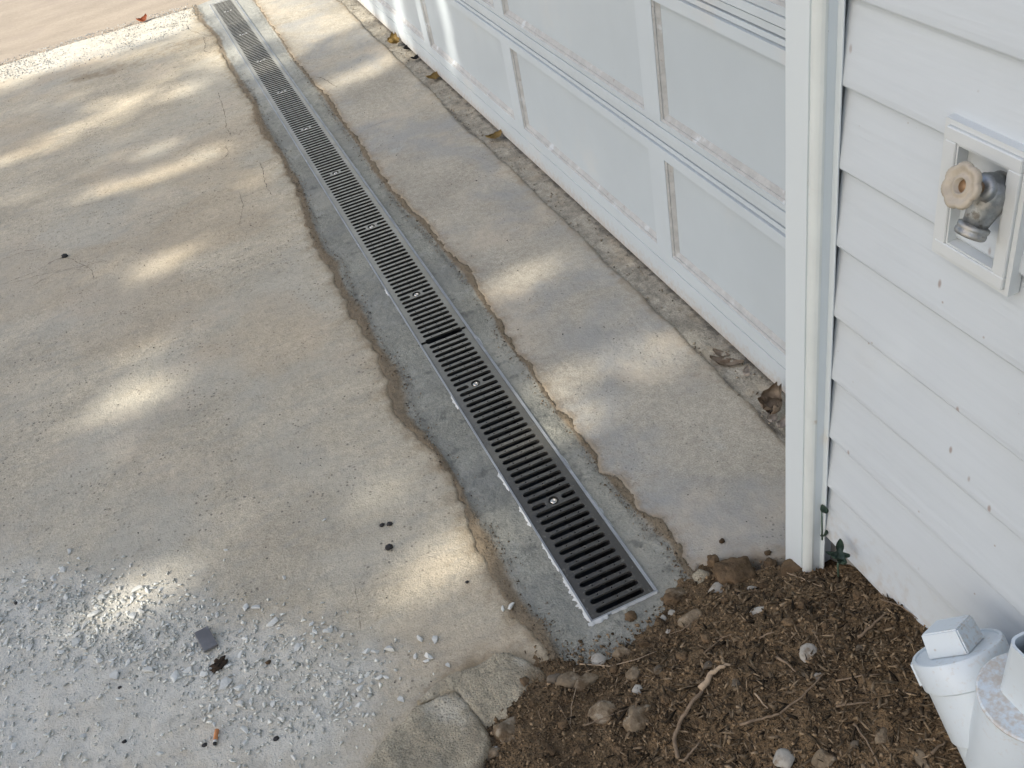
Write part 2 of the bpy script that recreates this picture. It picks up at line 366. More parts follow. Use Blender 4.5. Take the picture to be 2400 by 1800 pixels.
NEAR = [(-.6, .2), (-.25, .85)]+[(G(*q).x+.03, G(*q).y-.05) for q in ((862,1790),(930,1680),(985,1600),(1060,1550),(1130,1532),(1200,1540),(1270,1520))]+[(.4, 1.10)]
nx, ny = np.array(NEAR).T
def hfield(name, xs, ys, zf, mat, attrs=None, keep=None, parent=None, **k):
    X, Y = np.meshgrid(xs, ys); Z = zf(X, Y); n, m = X.shape
    V = np.stack([X, Y, Z], -1).reshape(-1, 3); idx = np.arange(n*m).reshape(n, m)
    F = np.stack([idx[:-1, :-1], idx[:-1, 1:], idx[1:, 1:], idx[1:, :-1]], -1)
    if keep is not None:
        kp = keep(X, Y); q = kp[:-1, :-1] | kp[1:, :-1] | kp[:-1, 1:] | kp[1:, 1:]; F = F[q]
    F = F.reshape(-1, 4); used = np.unique(F); mp = np.full(n*m, -1); mp[used] = np.arange(len(used))
    at = {a: f(X, Y).ravel()[used] for a, f in (attrs or {}).items()}
    return obj(name, mesh_np(name, V[used], mp[F], mat, at, True), parent, **k)
def PX(l): return [(G(*q).x, G(*q).y) for q in l]
DUST = PX([(-200,1250),(60,1290),(250,1330),(420,1330),(560,1420),(700,1440),(830,1480),(950,1500),(960,1560),(900,1640),(860,1800),(500,1900),(-200,1900)])
DUST2 = PX([(-200,215),(0,190),(150,160),(330,110),(440,70),(470,20),(430,10),(300,40),(150,85),(0,130),(-200,160)])
def a_dust(X, Y):
    d = sst(-.10, .16, sdf(DUST, X, Y))*.95
    d = d*np.clip(.62+.75*(fbm(X, Y*1.7, 3.5, 4, 3)-.35), 0, 1.2)
    return np.maximum(d, .58*sst(-.12, .1, sdf(DUST2, X, Y)))
def a_dirtL(X, Y):
    d = fl(L_out, Y)+jag(Y, 5)-X
    e = np.exp(-np.clip(d+.004, 0, 1)/.028)*.98
    c = .75*sst(.06, -.02, Y-np.interp(X, nx, ny)-.03)*(X > -.12)*sst(-.12, .05, X)
    f = .55*sst(.35, .0, np.hypot((X+.15)/.5, (Y-5.72)/.16)-.6)
    return np.clip(np.maximum(np.maximum(e, c), f*fbm(X, Y, 6, 3, 8)*1.5), 0, 1)
def a_pit(X, Y):
    c = np.exp(-((X-(-.02+.06*np.sin(Y*1.7)))/.16)**2)*sst(2.6, 3.4, Y)
    return np.clip(c+.8*sst(.52, .66, fbm(X, Y, 1.8, 3, 21)), 0, 1)
def z_slab(X, Y):
    z = .006*(fbm(X, Y, 2.2, 3, 1)-.5)+.004*(fbm(X, Y*1.6, 11, 3, 2)-.5)+.0025*(fbm(X, Y, 45, 2, 4)-.5)
    z = z+.012*a_dust(X, Y)*(fbm(X, Y, 18, 3, 30)-.3)*(Y < 3)
    d = fl(L_out, Y)+jag(Y, 5)-X
    z = z-.05*sst(.0, -.02, d)
    dn = Y-(np.interp(X, nx, ny)+(fbm(X, Y, 16, 3, 6)-.5)*.03)
    z = z-.07*sst(.02, -.02, dn)
    return z
xs = np.concatenate([np.linspace(-14, -1.2, 30), np.arange(-1.12, .43, .0075)])
ys = np.concatenate([np.linspace(-6, .85, 14), np.arange(.9, 3.4, .0075), np.arange(3.41, 6.40, .012)])
slab = hfield('driveway_slab', xs, ys, z_slab, m_slab, dict(dust=a_dust, dirt=a_dirtL, pit=a_pit, rust=lambda X, Y: sst(.5, .75, fbm(X, Y, 2.6, 3, 77))*sst(.2, 1.2, Y)),
    keep=lambda X, Y: (X < fl(L_out, Y)+.05) & (Y > np.interp(X, nx, ny)-.08), kind='structure')
xs = np.concatenate([np.linspace(-14, -1.3, 20), np.arange(-1.2, 1.02, .03)]); ys = np.concatenate([np.arange(6.30, 9.5, .03), np.linspace(9.6, 24, 30)])
hfield('far_driveway_slab', xs, ys, lambda X, Y: .004*(fbm(X, Y, 2, 3, 9)-.5)-.05*sst(6.43, 6.37, Y+(fbm(X, Y, 5, 3, 3)-.5)*.05), m_far, kind='structure')

# apron between drain and door
def z_apron(X, Y):
    z = .006*(fbm(X, Y, 2.6, 3, 11)-.5)+.003*(fbm(X, Y, 14, 3, 12)-.5)+.0016*(fbm(X, Y, 50, 2, 14)-.5)
    d = X-(fl(R_out, Y)+jag(Y, 15)); z = z-.05*sst(.0, -.02, d)
    e = .982+(fbm(Y*0, Y, 5, 4, 19)-.5)*.035-X; z = z-.03*sst(.006, -.02, e)
    f = Y-(1.20-.42*np.clip(X-.6, 0, 1)+(fbm(X, Y, 22, 3, 16)-.5)*.05); z = z-.08*sst(.012, -.02, f)
    return z
hfield('apron_slab', np.arange(.46, 1.06, .0075), np.concatenate([np.arange(1.0, 3.4, .0075), np.arange(3.41, 7.4, .014)]), z_apron, m_apron,
    dict(dirt=lambda X, Y: np.clip(np.maximum(.92*np.exp(-np.clip(X-fl(R_out, Y)-jag(Y, 15), 0, 1)/.02), np.maximum(.55*sst(.94, .99, X), .7*sst(1.30, 1.17, Y+.4*(X-.6)))), 0, 1)),
    keep=lambda X, Y: (X > fl(R_out, Y)-.05), kind='structure')
hfield('door_threshold', np.arange(.94, 1.26, .008), np.arange(.9, 7.4, .012), lambda X, Y: -.006+.012*(fbm(X, Y, 16, 4, 31)-.5)+.006*(fbm(X, Y, 60, 2, 32)-.5), m_thresh, dict(gap=lambda X, Y: np.maximum(.55*np.exp(-((X-.982)/.014)**2), .5*sst(1.04, 1.07, X))), kind='structure')

# drain axis (very slightly skewed against the door)
DX0, DX1 = .4345, .4185
def dcx(Y): return DX0+(DX1-DX0)*(np.asarray(Y)-1.19)/5.1
DANG = math.atan2(DX0-DX1, 5.1)
HALF = .0755                                   # half the width over the channel rims
def a_dirtP(X, Y):
    lo = fl(L_out, Y); w_ = .35+.75*fbm(Y*0, Y, 5, 3, 66); li = lo+np.maximum(fl(L_in, Y)-lo, .012)*w_; ro = fl(R_out, Y); ri = ro-np.maximum(ro-fl(R_in, Y), .012)*w_*.9
    return np.where(X < dcx(Y), sst(1.5, .45, (X-lo)/(li-lo)), sst(1.5, .45, (ro-X)/(ro-ri)))*np.where(Y > 4.6, .8, 1)
def z_patch(X, Y):
    z = -.0035+.008*(fbm(X, Y, 5, 3, 41)-.5)+.004*(fbm(X, Y, 22, 3, 42)-.5)+.002*(fbm(X, Y, 70, 2, 43)-.5)
    d = np.abs(X-dcx(Y))-HALF; w = np.exp(-np.clip(d, 0, 1)/.03)
    z = z*(1-w)-.0025*w
    dd = a_dirtP(X, Y); z = z*(1-dd*.8)+dd*(.0002+.008*(fbm(X, Y, 26, 4, 44)-.5)+.004*(fbm(X, Y, 90, 2, 45)-.5))
    o_ = np.where(X < dcx(Y), fl(L_out, Y)+jag(Y, 5)-X, X-fl(R_out, Y)-jag(Y, 15))+(fbm(X, Y, 20, 3, 49)-.5)*.02
    return z-.03*sst(.0, .022, o_)
def a_edge(X, Y):
    j = (fbm(X, Y, 30, 3, 46)-.5)*.02
    return .62*np.exp(-(np.where(X < dcx(Y), X-fl(L_in, Y), fl(R_in, Y)-X)+j)**2/.012**2)*fbm(X, Y, 7, 3, 47)*1.9
def a_pale(X, Y): return sst(3.2, 5.6, Y)*.62+.5*np.exp(-np.clip(np.abs(X-dcx(Y))-HALF, 0, 1)/.012)*fbm(X, Y, 9, 3, 48)
pk = dict(dirt=a_dirtP, edge=a_edge, pale=a_pale, edge2=lambda X, Y: np.exp(-np.clip(np.where(X < dcx(Y), X-fl(L_in, Y), fl(R_in, Y)-X), 0, 1)/.035)*sst(5.2, 3.6, Y))
ys = np.concatenate([np.arange(1.02, 3.4, .0065), np.arange(3.41, 7.4, .014)])
hfield('mortar_strip', np.linspace(.02, .42, 63), ys, z_patch, m_patch, pk, kind='structure',
    keep=lambda X, Y: (X > fl(L_out, Y)-.05) & ((X < dcx(Y)-HALF+.002) | (Y < 1.19) | (Y > 6.33)))
hfield('mortar_strip', np.arange(.42, .82, .0065), ys, z_patch, m_patch, pk, kind='structure',
    keep=lambda X, Y: (X < fl(R_out, Y)+.05) & ((X > dcx(Y)+HALF-.002) | (Y < 1.19) | (Y > 6.33)))

# soil bed
SO = [(-.6, .35), (-.05, .6)]+[(G(*q).x, G(*q).y) for q in ((1105,1800),(1130,1690),(1180,1610),(1230,1570),(1290,1535),(1400,1515),(1490,1475),(1560,1430),(1600,1370),(1645,1325),(1700,1335),(1831,1328))]+[(.83, 1.12), (1.0, 1.12)]
sx, sy = np.array(SO).T
def soil_level(X, Y):
    X = np.asarray(X, float); Y = np.asarray(Y, float)
    ys_ = np.interp(X, sx, sy)
    return -.006+.035*sst(.0, .2, ys_-Y)+.175*sst(.22, .80, X)*sst(1.22, .72, Y)
def z_soil(X, Y):
    ys_ = np.interp(X, sx, sy)+(fbm(X, Y, 9, 4, 51)-.5)*.07
    z = soil_level(X, Y)+.028*(fbm(X, Y, 8, 3, 52)-.5)+.016*(fbm(X, Y, 26, 3, 53)-.5)+.008*(fbm(X, Y, 80, 2, 54)-.5)
    return z-.07*sst(.0, .05, Y-ys_)
soil = hfield('soil_bed', np.arange(-.5, .96, .006), np.arange(-.3, 1.32, .006), z_soil, m_soil, kind='structure', keep=lambda X, Y: Y < np.interp(X, sx, sy)+.1)
# wide ground below and beyond everything
hfield('ground', np.linspace(-400, 400, 60), np.linspace(-400, 400, 60), lambda X, Y: X*0-.17, m_ground, kind='structure')

# ---------------------------------------------------------------- garage door
XD = 1.065
door = empty('garage_door', (XD, 3.6, 0), 'white panelled garage door standing behind the concrete apron', 'garage door')
def local(me_obj, par):                          # world-built mesh under an Empty: keep it where it stands
    me_obj.matrix_parent_inverse = Matrix.Translation(-par.location) if not par.rotation_euler.z else par.matrix_basis.inverted()
stiles = [1.05, 2.12, 3.175, 4.23, 5.285, 6.34]
pan = [(stiles[i]+.042, stiles[i+1]-.042) for i in range(5)]
def zs(k): return .472 + .413*(k-1) if k > 0 else 0.0
for k in range(5):
    z0 = zs(k)+(.003 if k else .004); z1 = zs(k+1)-.0015
    pb = .128 if k == 0 else zs(k)+.062; pt = zs(k+1)-.047
    bm = bmesh.new(); T = .035
    # rails with a stepped edge along the section joint, then stiles butted between them
    if k == 0: prof = [(XD+T, z0), (XD+.004, z0), (XD, z0+.006), (XD, .0845), (XD+.004, .0853), (XD+.004, .0875), (XD, .0883), (XD, pb), (XD+T, pb)]
    else: prof = [(XD+T, z0), (XD+.005, z0), (XD+.004, zs(k)+.0190), (XD+.011, zs(k)+.0195), (XD+.011, zs(k)+.0228), (XD, zs(k)+.0234), (XD, zs(k)+.0425), (XD+.006, zs(k)+.0430), (XD+.006, zs(k)+.0450), (XD+.0015, zs(k)+.0455), (XD, pb), (XD+T, pb)]
    prism(bm, prof, 'y', stiles[0]-.04, stiles[-1]+.04)
    prism(bm, [(XD+T, pt), (XD, pt), (XD, zs(k+1)-.0180), (XD+.011, zs(k+1)-.0174), (XD+.011, zs(k+1)-.0141), (XD+.004, zs(k+1)-.0136), (XD+.004, z1), (XD+T, z1)], 'y', stiles[0]-.04, stiles[-1]+.04)
    for s_ in stiles: box(bm, XD, XD+T, s_-.042, s_+.042, pb, pt)
    sec = obj('door_section', bm_mesh('door_section', bm, m_white), door); local(sec, door)
    me = sec.data; at = me.attributes.new('grime', 'FLOAT', 'POINT')
    at.data.foreach_set('value', np.array([.62 if (k == 0 and v.co.z < .012) else 0 for v in me.vertices], np.float32))
    D = .016; Wd = .017
    for (y0, y1) in pan:
        bm = bmesh.new(); c = [(y0+Wd, pb+Wd*1.05), (y1-Wd, pb+Wd*1.05), (y1-Wd, pt-Wd*.6), (y0+Wd, pt-Wd*.6)]
        vs_ = [bm.verts.new((XD+D, y, z)) for y, z in c]; bm.faces.new(vs_)
        vb = [bm.verts.new((XD+T-.002, y, z)) for y, z in c]
        for i in range(4): bm.faces.new((vs_[i], vs_[(i+1) % 4], vb[(i+1) % 4], vb[i]))
        bmesh.ops.recalc_face_normals(bm, faces=bm.faces)
        p = obj('panel', bm_mesh('panel', bm, m_panel), sec)
        # sloping moulding round the panel: outer edge, a small step, then the slope down to the panel
        o_ = [(y0, pb), (y1, pb), (y1, pt), (y0, pt)]
        for i in range(4):
            j = (i+1) % 4; bm = bmesh.new()
            mid = [tuple(o_[q][w]*.68+c[q][w]*.32 for w in (0, 1)) for q in range(4)]
            rows = [[(XD+.0015, *o_[q]) for q in (i, j)], [(XD+.005, *mid[q]) for q in (i, j)], [(XD+.0075, *mid[q]) for q in (i, j)], [(XD+D-.0003, *c[q]) for q in (i, j)]]
            vv = [[bm.verts.new(q) for q in r] for r in rows]
            for a, b in zip(vv, vv[1:]): bm.faces.new((a[0], a[1], b[1], b[0]))
            bmesh.ops.recalc_face_normals(bm, faces=bm.faces)
            if bm.faces[0:1][0].normal.x > 0: bmesh.ops.reverse_faces(bm, faces=bm.faces)
            mo = obj('moulding', bm_mesh('moulding', bm, m_ledge if i in (0, 1) else m_white), sec)

# ---------------------------------------------------------------- house wall with siding, trim
XS = .790
wall = empty('house_wall', (XS, 0, 0), 'white vinyl clapboard house wall to the right of the garage door', 'wall')
def wpart(name, me, par=None):
    o = obj(name, me, par or wall)
    if par is None: o.matrix_parent_inverse = Matrix.Translation(-wall.location)
    return o
zl = [.168, .302, .422, .553, .680, .808, .934, 1.055, 1.172]
while zl[-1] < 2.5: zl.append(zl[-1]+.126)
Y0S, Y1S = -1.6, 1.026
for a, b in zip(zl, zl[1:]):
    bm = bmesh.new()
    prism(bm, [(XS+.012, a), (XS+.0015, a), (XS, a+.003), (XS, a+.012), (XS+.0105, b+.008), (XS+.024, b+.008), (XS+.024, a)], 'y', Y0S, Y1S)
    bmesh.ops.bisect_plane(bm, geom=list(bm.verts)+list(bm.edges)+list(bm.faces), plane_co=(0, 0, a+.05), plane_no=(0, 0, 1))
    me = bm_mesh('siding_board', bm, m_side); at = me.attributes.new('splash', 'FLOAT', 'POINT'); at.data.foreach_set('value', np.array([.5*max(0, 1-(v.co.z-.15)/.22) for v in me.vertices], np.float32)); wpart('siding_board', me)
bm = bmesh.new(); box(bm, XS+.027, XS+.15, -1.6, 1.04, .16, 2.6); wpart('wall_core', bm_mesh('wall_core', bm, m_ins))
bm = bmesh.new(); box(bm, XS+.03, XS+.15, -1.6, 1.1, -.3, .157); wpart('foundation', bm_mesh('foundation', bm, M('foundation_concrete', (.25, .24, .22), .2, 8, .9)))
bm = bmesh.new(); box(bm, XS+.03, XS+.15, 1.112, 6.4, 2.08, 2.6); box(bm, XS-.02, XS+.4, 6.38, 6.6, -.05, 2.6); wpart('door_header', bm_mesh('door_header', bm, m_ins))
XT = .765
bm = bmesh.new(); prism(bm, [(XD+.03, 1.112), (XT+.001, 1.112), (XT, 1.110), (XT, 1.0585), (XT+.004, 1.0575), (XT+.004, 1.0415), (XD+.03, 1.0415)], 'z', -.06, 2.6)
tr = wpart('door_trim', bm_mesh('door_trim', bm, m_trim))
bm = bmesh.new(); prism(bm, [(XT+.0035, 1.0573)]+[(XT+.004-.0085*math.sin(math.pi*i/10)**.7, 1.0573-.0265*i/10) for i in range(1, 10)]+[(XT+.004, 1.0308), (XT+.008, 1.0308), (XT+.008, 1.041), (XT+.0043, 1.041)], 'z', -.06, 2.598)
wpart('corner_bead', bm_mesh('corner_bead', bm, m_bead, False), tr)
bm = bmesh.new(); prism(bm, [(XT+.0085, 1.041), (XT+.0085, 1.0312), (XT+.0215, 1.0300), (XT+.0225, 1.0195), (XT+.0245, 1.0195), (XT+.0245, 1.041)], 'z', -.06, 2.597)
wpart('side_channel', bm_mesh('side_channel', bm, m_trim), tr)

# ---------------------------------------------------------------- mounting block and faucet
def frame_part(bm, x0, x1, yo0, yo1, zo0, zo1, w):
    box(bm, x0, x1, yo0, yo1, zo0, zo0+w); box(bm, x0, x1, yo0, yo1, zo1-w, zo1)
    box(bm, x0, x1, yo0, yo0+w, zo0+w, zo1-w); box(bm, x0, x1, yo1-w, yo1, zo0+w, zo1-w)
by0, by1, bz0, bz1 = .697, .822, .906, 1.086
blk = empty('mounting_block', (XS, .76, .996), 'white rectangular plastic mounting block behind the garden tap', 'mounting block')
def blkpart(name, me):
    o = obj(name, me, blk); o.matrix_parent_inverse = Matrix.Translation(-blk.location); return o
bm = bmesh.new(); frame_part(bm, XS-.010, XS+.006, by0, by1, bz0, bz1, .0065); blkpart('outer_flange', bm_mesh('outer_flange', bm, m_box))
bm = bmesh.new(); frame_part(bm, XS-.0145, XS+.004, by0+.0068, by1-.0068, bz0+.0068, bz1-.0068, .0165); bmesh.ops.bevel(bm, geom=list(bm.edges), offset=.0012, segments=1, affect='EDGES'); blkpart('face_frame', bm_mesh('face_frame', bm, m_box))
bm = bmesh.new(); frame_part(bm, XS-.012, XS+.016, by0+.0235, by1-.0235, bz0+.0235, bz1-.0235, .0025); blkpart('recess_wall', bm_mesh('recess_wall', bm, m_box))
bm = bmesh.new(); box(bm, XS+.003, XS+.0075, by0+.0262, by1-.0262, bz0+.0262, bz1-.0262); blkpart('recess_back', bm_mesh('recess_back', bm, m_box))
fc = empty('garden_faucet', (XS+.011, .739, 1.023), 'weathered garden faucet with round beige handle on the white siding', 'faucet')
def fpart(name, me, par=None):
    o = obj(name, me, par or fc); o.matrix_parent_inverse = Matrix.Translation(-fc.location); return o
root = Vector((XS+.011, .739, 1.023))
bm = bmesh.new()
lathe(bm, root, (-1, 0, 0), [(.023, 0), (.0235, .006), (.0215, .010), (.0195, .016), (.0205, .022), (.0195, .03), (.013, .036)], 28)
ax = Vector((-.48, 0, -.88)).normalized(); st = root+Vector((-.022, 0, .004))
lathe(bm, st, ax, [(.0205, -.012), (.0215, 0), (.0195, .016), (.016, .032), (.0145, .040)], 28)
fpart('body', bm_mesh('body', bm, m_brass, True))
bm = bmesh.new(); lathe(bm, st+ax*.040, ax, [(.0145, 0), (.0185, .002), (.0185, .006), (.0172, .008), (.0184, .0095), (.0184, .013), (.017, .015), (.012, .0152), (.011, .006)], 28)
fpart('spout_ring', bm_mesh('spout_ring', bm, m_brass, True))
ha = Vector((-.90, .04, .40)).normalized(); hb = root+Vector((-.022, 0, .006))
bm = bmesh.new(); lathe(bm, hb, ha, [(.0185, -.004), (.0185, .008), (.0165, .012), (.0175, .016), (.013, .020), (.0085, .022)], 24); fpart('bonnet', bm_mesh('bonnet', bm, m_brass, True))
bm = bmesh.new(); lathe(bm, hb, ha, [(.0075, .018), (.0075, .045)], 16); fpart('stem', bm_mesh('stem', bm, m_stem, True))
hc = hb+ha*.044
lob = lambda a: .12*abs(math.cos(3.5*a))**.7-.08+.012*math.cos(42*a)
bm = bmesh.new(); lathe(bm, hc, ha, [(.007, -.003), (.016, -.002), (.0235, .000), (.0255, .0035), (.0250, .007), (.0225, .0090), (.0185, .0078), (.0150, .0055), (.0118, .0055), (.0100, .0075), (.0082, .0072), (.0072, -.001)], 84, lob)
hd = fpart('handle', bm_mesh('handle', bm, m_handle, True))

# ---------------------------------------------------------------- PVC cleanout and downspout
pv = empty('drain_cleanout', (.70, .48, .1), 'white plastic drain wye with square-headed cleanout plug beside the house wall', 'drain pipe')
def vpart(name, bm, mat=m_pvc, par=None, smooth=True, mud=None):
    me = bm_mesh(name, bm, mat, False)
    if smooth:
        for p in me.polygons: p.use_smooth = True
        md = None
    if mud:
        at = me.attributes.new('mud', 'FLOAT', 'POINT'); at.data.foreach_set('value', np.array([mud(v.co) for v in me.vertices], np.float32))
    o = obj(name, me, par or pv)
    if par is None: o.matrix_parent_inverse = Matrix.Translation(-pv.location)
    if smooth:
        m_ = o.modifiers.new('edge', 'EDGE_SPLIT'); m_.split_angle = math.radians(35)
    return o
mx, my = .70, .48
bax = Vector((0, 1, 1)).normalized(); bc = Vector((.70, .61, .39))
bm = bmesh.new(); lathe(bm, (mx, my, -.1), (0, 0, 1), [(.0575, 0), (.0575, .40)], 40); vpart('main_pipe', bm)
bm = bmesh.new(); lathe(bm, (mx, my, .285), (0, 0, 1), [(.058, 0), (.0655, .006), (.0655, .150), (.0635, .155)], 48); vpart('socket', bm, mud=lambda c: .0 if c.z < .43 else .3)
bm = bmesh.new(); lathe(bm, (mx, my, .4405), (0, 0, 1), [(.0635, 0), (.068, .0008), (.0685, .004), (.066, .006), (.02, .0065)], 48); vpart('flange', bm, mud=lambda c: .5)
bm = bmesh.new(); lathe(bm, bc, bax, [(.0555, -.26), (.0555, -.118)], 40); vpart('branch_pipe', bm)
bm = bmesh.new(); lathe(bm, bc, bax, [(.0556, -.122), (.0595, -.119), (.0600, -.040)], 48); vpart('branch_socket', bm, mud=lambda c: .22 if c.y < .57 else .0)
bm = bmesh.new(); lathe(bm, bc, bax, [(.0602, -.044), (.0640, -.041), (.0645, -.003), (.0625, 0), (.0585, .0005), (.0575, -.002), (.03, -.002)], 48)
hub = vpart('plug_hub', bm, mud=lambda c: .28 if c.y < .60 else .0)
bm = bmesh.new()   # raised ribs on the side of the hub
for an in (2.0, 2.45): 
    u_ = Vector((1, 0, 0)); v_ = bax.cross(u_); dr = u_*math.cos(an)+v_*math.sin(an); p_ = bc+dr*.0645; tg = bax.cross(dr)
    a_ = [p_+tg*s1*.006+bax*h+dr*d_ for d_ in (-.001, .003) for h in (-.038, -.006) for s1 in (-1, 1)]
    v8 = [bm.verts.new(q) for q in a_]
    for q in ((0, 1, 3, 2), (4, 6, 7, 5), (0, 4, 5, 1), (2, 3, 7, 6), (0, 2, 6, 4), (1, 5, 7, 3)): bm.faces.new([v8[i] for i in q])
bmesh.ops.recalc_face_normals(bm, faces=bm.faces); vpart('hub_rib', bm, par=hub, smooth=False)
bm = bmesh.new(); sq = .0285; tilt = .55
u_ = Vector((1, 0, 0)); v_ = bax.cross(u_); u2 = u_*math.cos(tilt)+v_*math.sin(tilt); v2 = bax.cross(u2)
v8 = [bm.verts.new(bc+bax*h+u2*a*sq*k_+v2*b*sq*k_) for h, k_ in ((-.003, 1.04), (.034, .96)) for a, b in ((-1, -1), (1, -1), (1, 1), (-1, 1))]
for q in ((3, 2, 1, 0), (4, 5, 6, 7), (0, 1, 5, 4), (1, 2, 6, 5), (2, 3, 7, 6), (3, 0, 4, 7)): bm.faces.new([v8[i] for i in q])
bmesh.ops.bevel(bm, geom=list(bm.edges), offset=.0022, segments=2, affect='EDGES'); vpart('plug_head', bm, par=hub, mud=lambda c: .38 if (c-bc).dot(v_) < -.008 else .0)
# downspout standing in a rounded square socket on the flange
ds = empty('downspout', (.742, .452, .45), 'white rectangular downspout dropping into the plastic drain socket', 'downspout')
def rrect(cx, cy, hx, hy, r, n=6):
    P = []
    for sx_, sy_, a0 in ((1, 1, 0), (-1, 1, math.pi/2), (-1, -1, math.pi), (1, -1, 1.5*math.pi)): P += arc(cx+sx_*(hx-r), cy+sy_*(hy-r), r, a0, a0+math.pi/2, n)
    return P
def ring(bm, out, inn, z0, z1):
    n = len(out); R = [[bm.verts.new((*p, z)) for p in l] for l, z in ((out, z0), (out, z1), (inn, z1), (inn, z0))]
    for a in range(4):
        A, B = R[a], R[(a+1) % 4]
        for i in range(n): bm.faces.new((A[i], A[(i+1) % n], B[(i+1) % n], B[i]))
    bmesh.ops.recalc_face_normals(bm, faces=bm.faces)
dcx_, dcy_ = .712, .462
bm = bmesh.new(); ring(bm, rrect(dcx_, dcy_, .043, .052, .014), rrect(dcx_, dcy_, .0395, .0485, .0115), .446, .545); vpart('square_socket', bm, mud=lambda c: .3 if c.z < .47 else 0)
bm = bmesh.new(); ring(bm, rrect(dcx_+.002, dcy_-.004, .029, .037, .006), rrect(dcx_+.002, dcy_-.004, .0275, .0355, .005), .45, 2.5)
o = obj('spout_tube', bm_mesh('spout_tube', bm, m_trim), ds); o.matrix_parent_inverse = Matrix.Translation(-ds.location)
bm = bmesh.new(); box(bm, dcx_-.03, XS+.004, dcy_-.045, dcy_-.0415, 1.6, 1.63); box(bm, dcx_-.03, dcx_-.0275, dcy_-.041, dcy_+.037, 1.6, 1.63)
o = obj('strap', bm_mesh('strap', bm, m_trim), ds); o.matrix_parent_inverse = Matrix.Translation(-ds.location)

# ---------------------------------------------------------------- channel and grates
PITCH = .0254; Y_S0 = 1.538; GL = .508; YN = 1.193; YF = Y_S0+9*GL+GL/2-.02
def dloc(y): return Vector((float(dcx(y)), y, 0))
ch = empty('drain_channel', dloc(YN), 'long dark channel drain trough set in grey mortar beside the apron', 'drain channel', rot=(0, 0, DANG))
LEN = YF-YN
def cpart(name, bm, mat, smooth=False): return obj(name, bm_mesh(name, bm, mat, smooth), ch)
bm = bmesh.new()
prism(bm, [(-.0735, -.012), (-.070, -.012), (-.056, -.022), (-.054, -.115), (-.03, -.14), (.03, -.14), (.054, -.115), (.056, -.022), (.070, -.012), (.0735, -.012), (.0735, -.155), (-.0735, -.155)], 'y', .002, LEN)
cpart('trough', bm, m_chan)
bm = bmesh.new(); prism(bm, [(-.0758, .0012), (-.0718, .0015), (-.0718, -.0118), (-.0758, -.0118)], 'y', 0, LEN); cpart('left_rim', bm, m_rim)
bm = bmesh.new(); prism(bm, [(.0718, -.0118), (.0718, .0018), (.0735, .0024), (.0742, .0006), (.0765, .0022), (.0785, .0014), (.0785, -.0118)], 'y', 0, LEN); cpart('right_rim', bm, m_rim)
bm = bmesh.new(); prism(bm, [(-.0758, -.004), (.0785, -.004), (.0785, .0008), (-.0758, .0008)], 'y', -.005, -.0003); cpart('end_cap', bm, m_rim)
bm = bmesh.new(); prism(bm, [(-.0758, -.004), (.0785, -.004), (.0785, .0008), (-.0758, .0008)], 'y', LEN+.0003, LEN+.004); cpart('end_cap', bm, m_rim)
# irregular white smear of mortar along the left edge and the near end
def smear(pts, wmin, wmax, seed, name='mortar_smear', z=.0022):
    r = random.Random(seed); bm = bmesh.new(); prev = None
    for i, (x, y, nx_, ny_) in enumerate(pts):
        w = wmin+(wmax-wmin)*max(0, float(fbm(np.array(seed*3.1), np.array(i*.42), 1, 3, 7))*1.9-.62)**1.3*min(1, i*.4+.05, (len(pts)-1-i)*.4+.05)
        a = bm.verts.new((x, y, z)); b = bm.verts.new((x+nx_*w, y+ny_*w, z-.0018)); c = bm.verts.new((x+nx_*(w+.002), y+ny_*(w+.002), z-.006))
        if prev:
            for p, q in ((0, 1), (1, 2)):
                bm.faces.new((prev[p], (a, b, c)[p], (a, b, c)[q], prev[q]))
        prev = (a, b, c)
    bmesh.ops.recalc_face_normals(bm, faces=bm.faces)
    if sum(f.normal.z for f in bm.faces) < 0: bmesh.ops.reverse_faces(bm, faces=bm.faces)
    me = bm_mesh(name, bm, m_smear, True); return obj(name, me, ch)
for s0, s1, wm in ((-.006, .13, .011), (.15, .24, .006), (.30, .37, .007), (.43, .5, .005), (.78, .84, .006), (1.42, 1.46, .004)):
    n = int((s1-s0)/.0025); smear([(-.0757, s0+(s1-s0)*i/n, -1, 0) for i in range(n+1)], .001, wm, int(s0*1000)+50)
smear([(-.084+.045*i/16, -.0045, 0, -1) for i in range(17)], .003, .013, 5)
smear([(-.03+.105*i/40, -.0045, 0, -1) for i in range(41)], .0006, .003, 6)
for s0, s1 in ((.2, .33), (.42, .47), (1.0, 1.06), (2.3, 2.36), (3.1, 3.14), (4.4, 4.47), (4.9, 5.0)):
    n = max(3, int((s1-s0)/.006)); smear([(.0784, s0+(s1-s0)*i/n, 1, 0) for i in range(n+1)], .001, .005, int(s0*999))

